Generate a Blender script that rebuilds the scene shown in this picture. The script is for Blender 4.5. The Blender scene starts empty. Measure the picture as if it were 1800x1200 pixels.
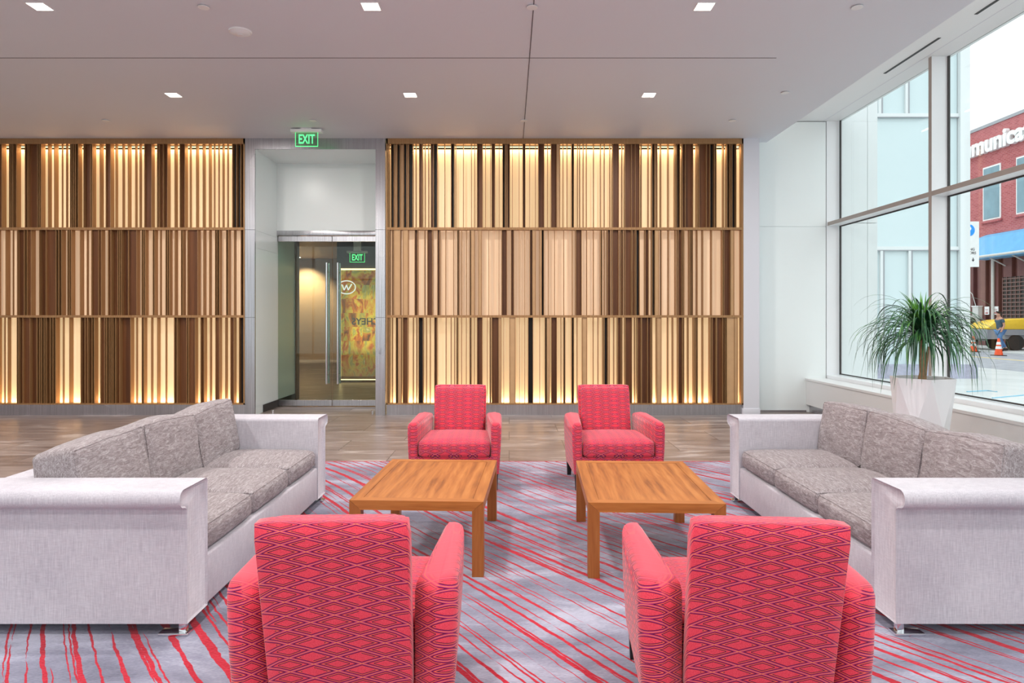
import bpy, bmesh, math, random
from mathutils import Vector, Matrix, noise as mnoise
random.seed(7)
R = math.radians
C = bpy.context.scene.collection
SC = bpy.context.scene

# ------------------------------------------------------------------ camera
F, CX, HY, H = 1200.0, 895.0, 558.0, 1.40          # focal in px, vanishing point, eye height
cam = bpy.data.cameras.new('camera'); camo = bpy.data.objects.new('camera', cam); C.objects.link(camo)
cam.sensor_width = 36.0; cam.lens = 24.0
cam.shift_x = (900 - CX) / 1800.0; cam.shift_y = -(600 - HY) / 1800.0
camo.location = (0, 0, H); camo.rotation_euler = (R(90), 0, 0)
cam.clip_start = .05; cam.clip_end = 300
SC.camera = camo

# ------------------------------------------------------------------ world, exposure
SC.view_settings.view_transform = 'Standard'
SC.view_settings.look = 'None'
SC.view_settings.exposure = 0.36
SC.view_settings.gamma = 1.0
SC.view_settings.use_curve_mapping = False
w = bpy.data.worlds.new('sky'); SC.world = w; w.use_nodes = True
nt = w.node_tree; nt.nodes.clear()
wo = nt.nodes.new('ShaderNodeOutputWorld'); bg = nt.nodes.new('ShaderNodeBackground')
tc = nt.nodes.new('ShaderNodeTexCoord'); sp = nt.nodes.new('ShaderNodeSeparateXYZ')
rp = nt.nodes.new('ShaderNodeValToRGB')
nt.links.new(tc.outputs['Generated'], sp.inputs[0]); nt.links.new(sp.outputs['Z'], rp.inputs[0])
rp.color_ramp.elements[0].position = 0.0; rp.color_ramp.elements[0].color = (.45, .46, .47, 1)
rp.color_ramp.elements[1].position = 1.0; rp.color_ramp.elements[1].color = (.92, .97, 1.0, 1)
e = rp.color_ramp.elements.new(.30); e.color = (.47, .49, .50, 1)
nt.links.new(rp.outputs[0], bg.inputs[0]); bg.inputs[1].default_value = 2.35
nt.links.new(bg.outputs[0], wo.inputs[0])
try:
    w.cycles.sampling_method = 'AUTOMATIC'
except Exception: pass
DOWNLIGHT_W = 30.0
LED_W = 11.0

# ------------------------------------------------------------------ materials
class NM:
    """small node helper"""
    def __init__(s, name):
        s.m = bpy.data.materials.new(name); s.m.use_nodes = True
        s.t = s.m.node_tree; s.t.nodes.clear()
        s.out = s.t.nodes.new('ShaderNodeOutputMaterial')
        s.tc = None
    def n(s, typ, **k):
        x = s.t.nodes.new('ShaderNode' + typ)
        for a, b in k.items(): setattr(x, a, b)
        return x
    def l(s, a, b): s.t.links.new(a, b)
    def put(s, node, i, v):
        if isinstance(v, bpy.types.NodeSocket): s.l(v, node.inputs[i])
        else: node.inputs[i].default_value = v
    def coord(s, kind='Object'):
        if s.tc is None: s.tc = s.n('TexCoord')
        return s.tc.outputs[kind]
    def mp(s, vec, scale=(1, 1, 1), rot=(0, 0, 0), loc=(0, 0, 0)):
        m = s.n('Mapping'); s.l(vec, m.inputs[0]); m.inputs[1].default_value = loc
        m.inputs[2].default_value = rot; m.inputs[3].default_value = scale
        return m.outputs[0]
    def sep(s, vec):
        x = s.n('SeparateXYZ'); s.l(vec, x.inputs[0]); return x.outputs
    def comb(s, x=0, y=0, z=0):
        c = s.n('CombineXYZ')
        for i, v in enumerate((x, y, z)): s.put(c, i, v)
        return c.outputs[0]
    def ma(s, op, a, b=0.0, c=None, clamp=False):
        x = s.n('Math', operation=op, use_clamp=clamp); s.put(x, 0, a); s.put(x, 1, b)
        if c is not None: s.put(x, 2, c)
        return x.outputs[0]
    def noise(s, vec, scale=5, detail=2, rough=.5, dist=0):
        x = s.n('TexNoise'); s.l(vec, x.inputs['Vector']); x.inputs['Scale'].default_value = scale
        x.inputs['Detail'].default_value = detail; x.inputs['Roughness'].default_value = rough
        x.inputs['Distortion'].default_value = dist
        return x.outputs['Fac']
    def white(s, vec):
        x = s.n('TexWhiteNoise', noise_dimensions='3D'); s.l(vec, x.inputs['Vector']); return x.outputs['Value']
    def ramp(s, fac, stops):
        x = s.n('ValToRGB'); s.l(fac, x.inputs[0]); cr = x.color_ramp
        while len(cr.elements) < len(stops): cr.elements.new(.5)
        for e, (p, c) in zip(cr.elements, stops): e.position = p; e.color = (*c, 1)
        return x.outputs[0]
    def mix(s, f, a, b, blend='MIX'):
        x = s.n('Mix', data_type='RGBA', blend_type=blend)
        s.put(x, 0, f)
        for i, v in ((6, a), (7, b)):
            if isinstance(v, bpy.types.NodeSocket): s.l(v, x.inputs[i])
            else: x.inputs[i].default_value = (*v, 1)
        return x.outputs[2]
    def bump(s, h, strength=.3, dist=.01):
        x = s.n('Bump'); s.l(h, x.inputs['Height']); x.inputs['Strength'].default_value = strength
        x.inputs['Distance'].default_value = dist; return x.outputs[0]
    def bsdf(s, col, rough=.5, metal=0, spec=.5, normal=None, sheen=0, coat=0, alpha=None, emis=None, es=0):
        b = s.n('BsdfPrincipled')
        if isinstance(col, bpy.types.NodeSocket): s.l(col, b.inputs['Base Color'])
        else: b.inputs['Base Color'].default_value = (*col, 1)
        s.put(b, 'Roughness', rough); b.inputs['Metallic'].default_value = metal
        b.inputs['Specular IOR Level'].default_value = spec
        b.inputs['Sheen Weight'].default_value = sheen; b.inputs['Sheen Roughness'].default_value = .4
        b.inputs['Coat Weight'].default_value = coat
        if normal is not None: s.l(normal, b.inputs['Normal'])
        if emis is not None:
            if isinstance(emis, bpy.types.NodeSocket): s.l(emis, b.inputs['Emission Color'])
            else: b.inputs['Emission Color'].default_value = (*emis, 1)
            b.inputs['Emission Strength'].default_value = es
        s.l(b.outputs[0], s.out.inputs[0]); return s.m

def lin(r, g, b):
    return tuple(((c / 255) / 12.92 if c / 255 <= .04045 else ((c / 255 + .055) / 1.055) ** 2.4) for c in (r, g, b))
def plain(name, col, rough=.5, metal=0, spec=.5, var=.04, scale=8, **k):
    m = NM(name); f = m.noise(m.coord(), scale, 3)
    c = m.ramp(f, [(.3, tuple(max(0, x * (1 - var)) for x in col)), (.7, tuple(min(1, x * (1 + var)) for x in col))])
    return m.bsdf(c, rough, metal, spec, **k)
def emit(name, col, s):
    m = NM(name); e = m.n('Emission'); e.inputs[0].default_value = (*col, 1); e.inputs[1].default_value = s
    m.l(e.outputs[0], m.out.inputs[0]); return m.m
def glass(name, tint=(.96, .99, .98), refl=1.0, ior=1.45):
    m = NM(name); t = m.n('BsdfTransparent'); t.inputs[0].default_value = (*tint, 1)
    g = m.n('BsdfGlossy'); g.inputs['Roughness'].default_value = .0
    fr = m.n('LayerWeight'); fr.inputs[0].default_value = .5
    fac = m.ma('ADD', .04, m.ma('MULTIPLY', m.ma('POWER', fr.outputs['Facing'], 5), .9))
    mx = m.n('MixShader'); m.l(m.ma('MULTIPLY', fac, refl), mx.inputs[0])
    m.l(t.outputs[0], mx.inputs[1]); m.l(g.outputs[0], mx.inputs[2]); m.l(mx.outputs[0], m.out.inputs[0])
    return m.m

M = {}
M['ceiling'] = plain('ceiling paint', (.73, .745, .80), .6, spec=.3, var=.01, scale=.6)
M['white'] = plain('white panel', (.83, .88, .88), .25, spec=.5, var=.01, scale=1)
M['frame_white'] = plain('white window frame', (.84, .86, .88), .35, var=.01, scale=1)
M['column'] = plain('pale lavender paint', (.70, .70, .76), .45, var=.01, scale=1)
M['sill'] = plain('white sill box', (.80, .80, .80), .4, var=.01, scale=1)
M['soffit'] = plain('white soffit', (.80, .81, .82), .5, var=.01, scale=1)
M['black'] = plain('black plastic', (.01, .01, .01), .5)
M['dark_gap'] = plain('dark reveal', (.05, .045, .045), .7)
M['legblack'] = plain('black wood', (.008, .008, .009), .35)
M['chrome'] = plain('polished chrome', (.75, .75, .77), .12, 1.0)
M['glass'] = glass('clear glass')
M['doorglass'] = glass('door glass', (.80, .88, .84), 1.0)
M['seam'] = plain('ceiling seam', (.12, .11, .12), .8)
M['trim_brown'] = plain('bronze grey mullion face', (.36, .31, .28), .45, var=.02)

def mat_steel():
    m = NM('brushed stainless'); v = m.mp(m.coord(), (1, 60, 1.5))
    f = m.noise(m.mp(m.coord(), (120, 120, 1.2)), 1, 2)
    f2 = m.noise(m.mp(m.coord(), (1.5, 1.5, 1.5)), 1, 2)
    c = m.ramp(f, [(.3, (.42, .41, .43)), (.7, (.56, .55, .58))])
    return m.bsdf(c, m.ma('ADD', m.ma('MULTIPLY', f2, .12), .2), 1.0, normal=m.bump(f, .04, .002))
M['steel'] = mat_steel()

def mat_bronze():
    m = NM('bronze fin'); f = m.noise(m.mp(m.coord(), (90, 90, 2)), 1, 2)
    c = m.ramp(f, [(.3, lin(150, 110, 70)), (.7, lin(172, 132, 90))])
    return m.bsdf(c, .42, .25, spec=.4)
M['bronze'] = mat_bronze()
def mat_filler():
    m = NM('dark brown filler'); f = m.noise(m.mp(m.coord(), (40, 40, 1)), 1, 3)
    f2 = m.white(m.comb(m.ma('FLOOR', m.ma('MULTIPLY', m.sep(m.coord())[0], 9)), 0, 0))
    c = m.ramp(m.ma('ADD', m.ma('MULTIPLY', f, .6), m.ma('MULTIPLY', f2, .4)), [(.3, lin(88, 50, 24)), (.7, lin(122, 76, 42))])
    return m.bsdf(c, .45, .1, spec=.4)
M['filler'] = mat_filler()
M['tan'] = plain('tan panel', lin(196, 156, 112), .45, var=.05)
M['deep'] = plain('near black slot shade', (.012, .008, .006), .6)  # near black colour stands in for shade in the closed slots
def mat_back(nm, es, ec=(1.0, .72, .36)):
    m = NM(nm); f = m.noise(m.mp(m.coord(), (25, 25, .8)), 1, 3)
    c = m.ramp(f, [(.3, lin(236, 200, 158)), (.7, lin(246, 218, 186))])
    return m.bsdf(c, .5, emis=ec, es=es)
M['back'] = mat_back('cream backing panel', .27, (1.0, .70, .46))  # weak emission added to brighten the middle backing
M['backing_top'] = mat_back('backing with added glow', .44, (1.0, .74, .40))  # even glow added where the strip light falls off on the top backing
M['backing_low'] = mat_back('dim backing with added glow', .40, (1.0, .74, .40))  # same added glow, a little weaker, for the bottom backing

def mat_floor():
    m = NM('wood look stone tile'); co = m.coord()
    br = m.n('TexBrick'); m.l(m.mp(co, (1, 1, 1), (0, 0, 0)), br.inputs['Vector'])
    br.inputs['Scale'].default_value = 1; br.inputs['Brick Width'].default_value = 1.2
    br.inputs['Row Height'].default_value = .6; br.inputs['Mortar Size'].default_value = .005
    br.inputs['Color1'].default_value = (0, 0, 0, 1); br.inputs['Color2'].default_value = (1, 1, 1, 1)
    br.inputs['Mortar'].default_value = (.5, .5, .5, 1); br.offset = .5
    xyz = m.sep(co)
    tid = m.comb(m.ma('FLOOR', m.ma('DIVIDE', xyz[1], .6)), m.ma('MULTIPLY', br.outputs['Color'], 7), 0)
    r = m.white(tid)
    v = m.mp(co, (1.0, 5.5, 1), (0, 0, R(-52)))
    va = m.n('VectorMath', operation='ADD'); m.l(v, va.inputs[0]); m.l(m.comb(m.ma('MULTIPLY', r, 30), 0, 0), va.inputs[1])
    f = m.noise(va.outputs[0], 1.0, 6, .62, .8)
    c = m.ramp(f, [(.30, lin(102, 88, 84)), (.44, lin(138, 123, 118)), (.56, lin(154, 140, 135)), (.66, lin(192, 181, 177))])
    c = m.mix(m.ma('MULTIPLY', r, .22), c, lin(118, 98, 84))
    c = m.mix(m.ma('MULTIPLY', br.outputs['Fac'], .75), c, lin(84, 74, 68))
    return m.bsdf(c, m.ma('ADD', m.ma('MULTIPLY', f, .12), .30), 0, .40, normal=m.bump(br.outputs['Fac'], -.15, .002))
M['floor'] = mat_floor()

def mat_rug():
    m = NM('grey rug with red streaks'); co = m.coord(); x, y, z = m.sep(co)
    bend = m.ma('MULTIPLY', m.noise(m.mp(co, (.35, .35, 0)), 1, 0), .5)
    u = m.ma('SUBTRACT', m.ma('MULTIPLY', x, .60), m.ma('MULTIPLY', y, .80))
    v = m.ma('ADD', m.ma('ADD', m.ma('MULTIPLY', x, .80), m.ma('MULTIPLY', y, .60)), bend)
    total = None
    for k, (s_, L, wd, pres) in enumerate(((.070, 1.5, .0095, .30), (.105, 2.6, .0145, .38), (.088, .75, .0085, .50))):
        vv = m.ma('ADD', m.ma('DIVIDE', v, s_), k * 17.37)
        lane = m.ma('FLOOR', vv); vl = m.ma('SUBTRACT', m.ma('FRACT', vv), .5)
        r1 = m.white(m.comb(lane, k + .5, 1.5))
        t = m.ma('ADD', m.ma('DIVIDE', u, L), m.ma('MULTIPLY', r1, 31.0))
        seg = m.ma('FLOOR', t); tf = m.ma('FRACT', t)
        r2 = m.white(m.comb(lane, seg, k + 2.5)); r3 = m.white(m.comb(lane, seg, k + 9.5))
        on = m.ma('GREATER_THAN', r2, pres)
        env = m.ma('POWER', m.ma('SINE', m.ma('MULTIPLY', tf, math.pi)), .45)
        jit = m.ma('MULTIPLY', m.ma('SUBTRACT', m.noise(m.comb(m.ma('MULTIPLY', u, 9), m.ma('MULTIPLY', lane, 3.3), k), 1, 2), .5), .022)
        jw = m.ma('ADD', .55, m.ma('MULTIPLY', m.noise(m.comb(m.ma('MULTIPLY', u, 26), m.ma('MULTIPLY', lane, 5.1), k + 3), 1, 1), .9))
        hw = m.ma('MULTIPLY', m.ma('MULTIPLY', m.ma('MULTIPLY', m.ma('ADD', .35, m.ma('MULTIPLY', r3, .75)), wd), env), jw)
        d = m.ma('ABSOLUTE', m.ma('ADD', m.ma('MULTIPLY', vl, s_), jit))
        mask = m.ma('MULTIPLY', m.ma('DIVIDE', m.ma('SUBTRACT', hw, d), .0015, clamp=True), on)
        total = mask if total is None else m.ma('MAXIMUM', total, mask)
    a = m.noise(m.mp(co, (1.0, 2.4, 1), (0, 0, .2)), 1.3, 5, .65, .4)
    b = m.noise(m.mp(co, (60, 220, 60)), 1, 2)
    g = m.ramp(m.ma('ADD', m.ma('MULTIPLY', a, .8), m.ma('MULTIPLY', b, .2)),
               [(.34, lin(104, 105, 122)), (.50, lin(140, 141, 160)), (.64, lin(178, 180, 198))])
    rd = m.ramp(b, [(.3, lin(170, 18, 42)), (.7, lin(202, 38, 60))])
    c = m.mix(total, g, rd)
    return m.bsdf(c, .95, 0, .15, sheen=.25, normal=m.bump(b, .5, .006))
M['rug'] = mat_rug()
M['rug_red'] = plain('red rug binding', lin(196, 40, 58), .9)

def mat_chair(name, arm, sy=1.0, vp=.048):
    m = NM(name); co = m.coord(); x, y, z = m.sep(co)
    if arm:
        hu = m.ma('SUBTRACT', m.ma('ABSOLUTE', x), y); hv = m.ma('ADD', z, m.ma('MULTIPLY', y, .35))
    else:
        hu = x; hv = m.ma('ADD', z, m.ma('MULTIPLY', y, sy))
    wob = m.ma('MULTIPLY', m.noise(m.mp(co, (6, 6, 6)), 1, 1), .12)
    u = m.ma('DIVIDE', hu, .30); v = m.ma('ADD', m.ma('DIVIDE', hv, vp), wob)
    tri = m.ma('ABSOLUTE', m.ma('SUBTRACT', m.ma('MULTIPLY', m.ma('FRACT', m.ma('ADD', u, 100)), 2), 1))
    p = m.ma('FRACT', m.ma('ADD', m.ma('ADD', v, tri), 50)); q = m.ma('FRACT', m.ma('ADD', m.ma('SUBTRACT', v, tri), 50))
    dp = m.ma('ABSOLUTE', m.ma('SUBTRACT', p, .5)); dq = m.ma('ABSOLUTE', m.ma('SUBTRACT', q, .5))
    d = m.ma('MAXIMUM', dp, dq)
    def line(c0, w0): return m.ma('LESS_THAN', m.ma('ABSOLUTE', m.ma('SUBTRACT', d, c0)), w0)
    colid = m.ma('FLOOR', m.ma('MULTIPLY', u, 8)); rowid = m.ma('FLOOR', v)
    stag = m.ma('LESS_THAN', m.ma('ABSOLUTE', m.ma('SUBTRACT', tri, .5)), .25)
    rr = m.ma('GREATER_THAN', m.white(m.comb(colid, rowid, 3.5)), m.ma('MULTIPLY', stag, .55))
    base0 = None
    fibre = m.noise(m.mp(co, (420, 420, 420)), 1, 1)
    base = m.ramp(fibre, [(.3, lin(218, 54, 76)), (.7, lin(238, 82, 100))])
    c = m.mix(line(.488, .014), base, lin(236, 128, 84))
    c = m.mix(line(.448, .026), c, lin(184, 36, 116))
    c = m.mix(line(.392, .027), c, lin(88, 22, 60))
    c = m.mix(m.ma('MULTIPLY', line(.318, .022), rr), c, lin(238, 104, 88))
    c = m.mix(m.ma('MULTIPLY', line(.270, .028), rr), c, lin(92, 22, 62))
    if arm:                                                     # the cut edge on the arm tops shows hardly any figure
        nz = m.sep(m.coord('Normal'))[2]
        c = m.mix(m.ma('MULTIPLY', m.ma('SUBTRACT', nz, .55, clamp=True), 1.9, clamp=True), c, lin(218, 76, 92))
    return m.bsdf(c, .85, 0, .2, sheen=.3, normal=m.bump(fibre, .15, .002))
M['chair_arm'] = mat_chair('coral diamond weave wrapped', True)
M['chair'] = mat_chair('coral diamond weave', False, 1.0, .0365)
M['chair_front'] = mat_chair('coral diamond weave front', False, -1.0)

def mat_linen(name, ca, cb, sc=(260, 260, 14)):
    m = NM(name); co = m.coord()
    a = m.noise(m.mp(co, sc), 1, 2); b = m.noise(m.mp(co, (40, 40, 300)), 1, 2); c0 = m.noise(co, 2.5, 2)
    f = m.ma('ADD', m.ma('ADD', m.ma('MULTIPLY', a, .45), m.ma('MULTIPLY', b, .25)), m.ma('MULTIPLY', c0, .3))
    return m.bsdf(m.ramp(f, [(.36, ca), (.64, cb)]), .85, 0, .2, sheen=.2, normal=m.bump(a, .12, .002))
M['linen'] = mat_linen('pale linen', lin(176, 172, 182), lin(208, 205, 212))
def mat_chenille():
    m = NM('grey chenille'); co = m.coord()
    v = m.mp(co, (70, 10, 40), (.3, .2, .5))
    a = m.noise(v, 1.6, 4, .7, 1.2); b = m.noise(co, 350, 1)
    f = m.ma('ADD', m.ma('MULTIPLY', a, .75), m.ma('MULTIPLY', b, .25))
    w1 = m.noise(m.mp(co, (3, 1.5, 3)), 1.3, 2)
    h = m.ma('ADD', m.ma('MULTIPLY', a, .25), w1)
    return m.bsdf(m.ramp(f, [(.36, lin(122, 112, 114)), (.5, lin(148, 139, 141)), (.64, lin(182, 176, 179))]), .9, 0, .15, sheen=.12, normal=m.bump(h, .35, .02))
M['chenille'] = mat_chenille()

def mat_wood(name, axis):
    m = NM(name); co = m.coord()
    sc = {'x': (1.1, 16, 16), 'y': (13, .9, 13), 'z': (22, 22, 1.3)}[axis]
    a = m.noise(m.mp(co, sc, (0, 0, .12 if axis == 'y' else 0)), 1, 5, .6, 1.6)
    rings = m.n('TexWave', wave_type='BANDS', bands_direction='X'); m.l(m.mp(co, (4.5, .7, 4.5)), rings.inputs[0])
    rings.inputs['Scale'].default_value = 1.0; rings.inputs['Distortion'].default_value = 9; rings.inputs['Detail'].default_value = 3
    rings.inputs['Detail Scale'].default_value = .8
    fine = m.noise(m.mp(co, tuple(q * 5 for q in sc)), 1, 3)
    f = m.ma('ADD', m.ma('MULTIPLY', a, .55), m.ma('MULTIPLY', fine, .30))
    f = m.ma('ADD', f, m.ma('MULTIPLY', m.ma('POWER', rings.outputs['Fac'], 2), .12) if axis == 'y' else .06)
    c = m.ramp(f, [(.26, lin(122, 66, 26)), (.42, lin(164, 97, 42)), (.54, lin(182, 113, 54)), (.72, lin(198, 134, 74))])
    if axis == 'z': c = m.mix(.35, c, lin(120, 62, 26))  # legs toned darker, shade of their front faces put into the wood
    return m.bsdf(c, .42, 0, .4)
for a_ in 'xyz': M['wood_' + a_] = mat_wood('oiled walnut grain ' + a_, a_)

def mat_brick():
    m = NM('red brick'); co = m.coord()
    br = m.n('TexBrick'); m.l(m.comb(m.sep(co)[1], m.sep(co)[2], 0), br.inputs['Vector'])
    br.inputs['Scale'].default_value = 1; br.inputs['Brick Width'].default_value = .24; br.inputs['Row Height'].default_value = .085
    br.inputs['Mortar Size'].default_value = .008
    br.inputs['Color1'].default_value = (*lin(160, 76, 82), 1); br.inputs['Color2'].default_value = (*lin(184, 100, 104), 1)
    br.inputs['Mortar'].default_value = (*lin(186, 140, 140), 1)
    n_ = m.noise(m.mp(co, (.5, .5, .12)), 1, 4)
    c = m.mix(m.ma('MULTIPLY', n_, .3), br.outputs[0], lin(196, 130, 130))
    return m.bsdf(c, .9, 0, .2)
M['brick'] = mat_brick()
def mat_ground():
    m = NM('pale concrete paving'); co = m.coord()
    br = m.n('TexBrick'); m.l(co, br.inputs['Vector']); br.inputs['Scale'].default_value = 1
    br.inputs['Brick Width'].default_value = 3; br.inputs['Row Height'].default_value = 3; br.inputs['Mortar Size'].default_value = .012
    br.offset = 0
    a = m.noise(co, .8, 5)
    c = m.ramp(a, [(.3, (.46, .47, .47)), (.7, (.56, .57, .57))])
    c = m.mix(m.ma('MULTIPLY', br.outputs['Fac'], .4), c, (.4, .4, .4))
    return m.bsdf(c, .9, 0, .2)
M['ground'] = mat_ground()
M['asphalt'] = plain('asphalt', (.30, .31, .34), .9, var=.18, scale=3)
M['corr'] = plain('dark red corrugated steel', lin(104, 62, 62), .6, var=.12, scale=2)
M['rust'] = plain('rusty grille', lin(120, 92, 88), .7)
M['bluecloth'] = plain('sky blue awning cloth', lin(104, 170, 216), .7, var=.06, scale=3)
M['curtain'] = plain('pale blue curtain glass', (.60, .71, .735), .05, var=.015, scale=.3, coat=.3)
M['granite'] = plain('grey granite base', lin(168, 168, 188), .6, var=.12, scale=14)
M['facade_white'] = plain('white facade metal', (.72, .75, .76), .4, var=.01, scale=1)
M['winblue'] = plain('blue grey window glass', lin(120, 152, 165), .08, var=.15, scale=1.2)
M['grey_metal'] = plain('grey metal', (.32, .33, .36), .5)
M['light_metal'] = plain('light grey metal', (.6, .6, .58), .5)
M['orange'] = plain('orange cone plastic', lin(240, 84, 38), .5)
M['whiteband'] = plain('white band', (.85, .85, .85), .5)
M['yellow'] = plain('yellow paint', lin(238, 196, 62), .4)
M['rubber'] = plain('tyre rubber', (.02, .02, .02), .8)
M['carwhite'] = plain('silver white car paint', (.66, .68, .70), .25, coat=.5)
M['carglass'] = plain('dark car glass', (.02, .025, .03), .08)
M['tail'] = plain('red tail lamp', lin(150, 20, 30), .2)
M['skin'] = plain('skin', lin(190, 140, 118), .6)
M['hair'] = plain('dark hair', (.015, .012, .01), .7)
M['shirt'] = plain('dark teal t-shirt', lin(58, 86, 104), .85)
M['jeans'] = plain('blue jeans', lin(78, 122, 172), .85, var=.15)
M['signblue'] = plain('sign blue', lin(20, 150, 240), .5)
M['ink'] = plain('sign ink', (.05, .05, .06), .6)
M['paintblue'] = plain('blue chalk marking', lin(140, 190, 212), .9)
M['paintyellow'] = plain('yellow road paint', lin(222, 196, 120), .9)
M['corridor'] = plain('warm taupe wall panel', lin(178, 146, 116), .5, var=.03)
M['pot'] = plain('white planter', (.84, .84, .86), .35, var=.01)
M['soil'] = plain('dark soil', (.05, .035, .025), .95, var=.4, scale=40)
M['bark'] = plain('tan bark', lin(160, 128, 96), .85, var=.25, scale=30)
def mat_leaf():
    m = NM('palm leaf green'); r = m.noise(m.coord(), 7, 2)
    z = m.sep(m.coord())[2]
    c = m.ramp(r, [(.3, lin(24, 62, 44)), (.55, lin(48, 96, 60)), (.75, lin(92, 148, 62))])
    return m.bsdf(c, .4, 0, .5)
M['leaf'] = mat_leaf()
M['leaf_new'] = plain('young leaf green', lin(96, 158, 58), .45, var=.2, scale=9)

def mat_art():
    m = NM('backlit amber glass blocks'); x, y, z = m.sep(m.coord())
    vec = m.comb(x, z, 0)
    row = m.ma('FLOOR', m.ma('DIVIDE', z, .30)); col = m.ma('FLOOR', m.ma('ADD', m.ma('DIVIDE', x, .26), m.ma('MULTIPLY', m.white(m.comb(row, 1.5, 0)), .8)))
    r = m.white(m.comb(col, row, .5))
    off = m.comb(m.ma('ADD', m.ma('MULTIPLY', x, 2.2), m.ma('MULTIPLY', r, 20)), m.ma('MULTIPLY', z, 1.2), 0)
    f = m.noise(off, 1.6, 3, .6, 1.5)
    c = m.ramp(f, [(.28, lin(70, 30, 12)), (.42, lin(196, 104, 24)), (.52, lin(214, 186, 60)), (.60, lin(150, 150, 74)), (.72, lin(236, 214, 150))])
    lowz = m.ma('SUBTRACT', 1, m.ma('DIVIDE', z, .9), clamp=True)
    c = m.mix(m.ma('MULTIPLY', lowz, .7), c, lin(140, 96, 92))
    c = m.mix(m.ma('MULTIPLY', r, .35), c, lin(110, 96, 40))
    return m.bsdf(c, .3, emis=c, es=.45)
M['art'] = mat_art()
M['led'] = emit('warm light strip', (1.0, .70, .32), 3.0)
M['lamp'] = emit('warm white lamp', (1.0, .93, .82), 9.0)
M['logo'] = emit('white logo with added glow', (1, .97, .9), .9)  # glow added so the white logo shows up on the bright panel
M['green_led'] = emit('green sign light', (.10, 1.0, .25), 1.6)

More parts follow.
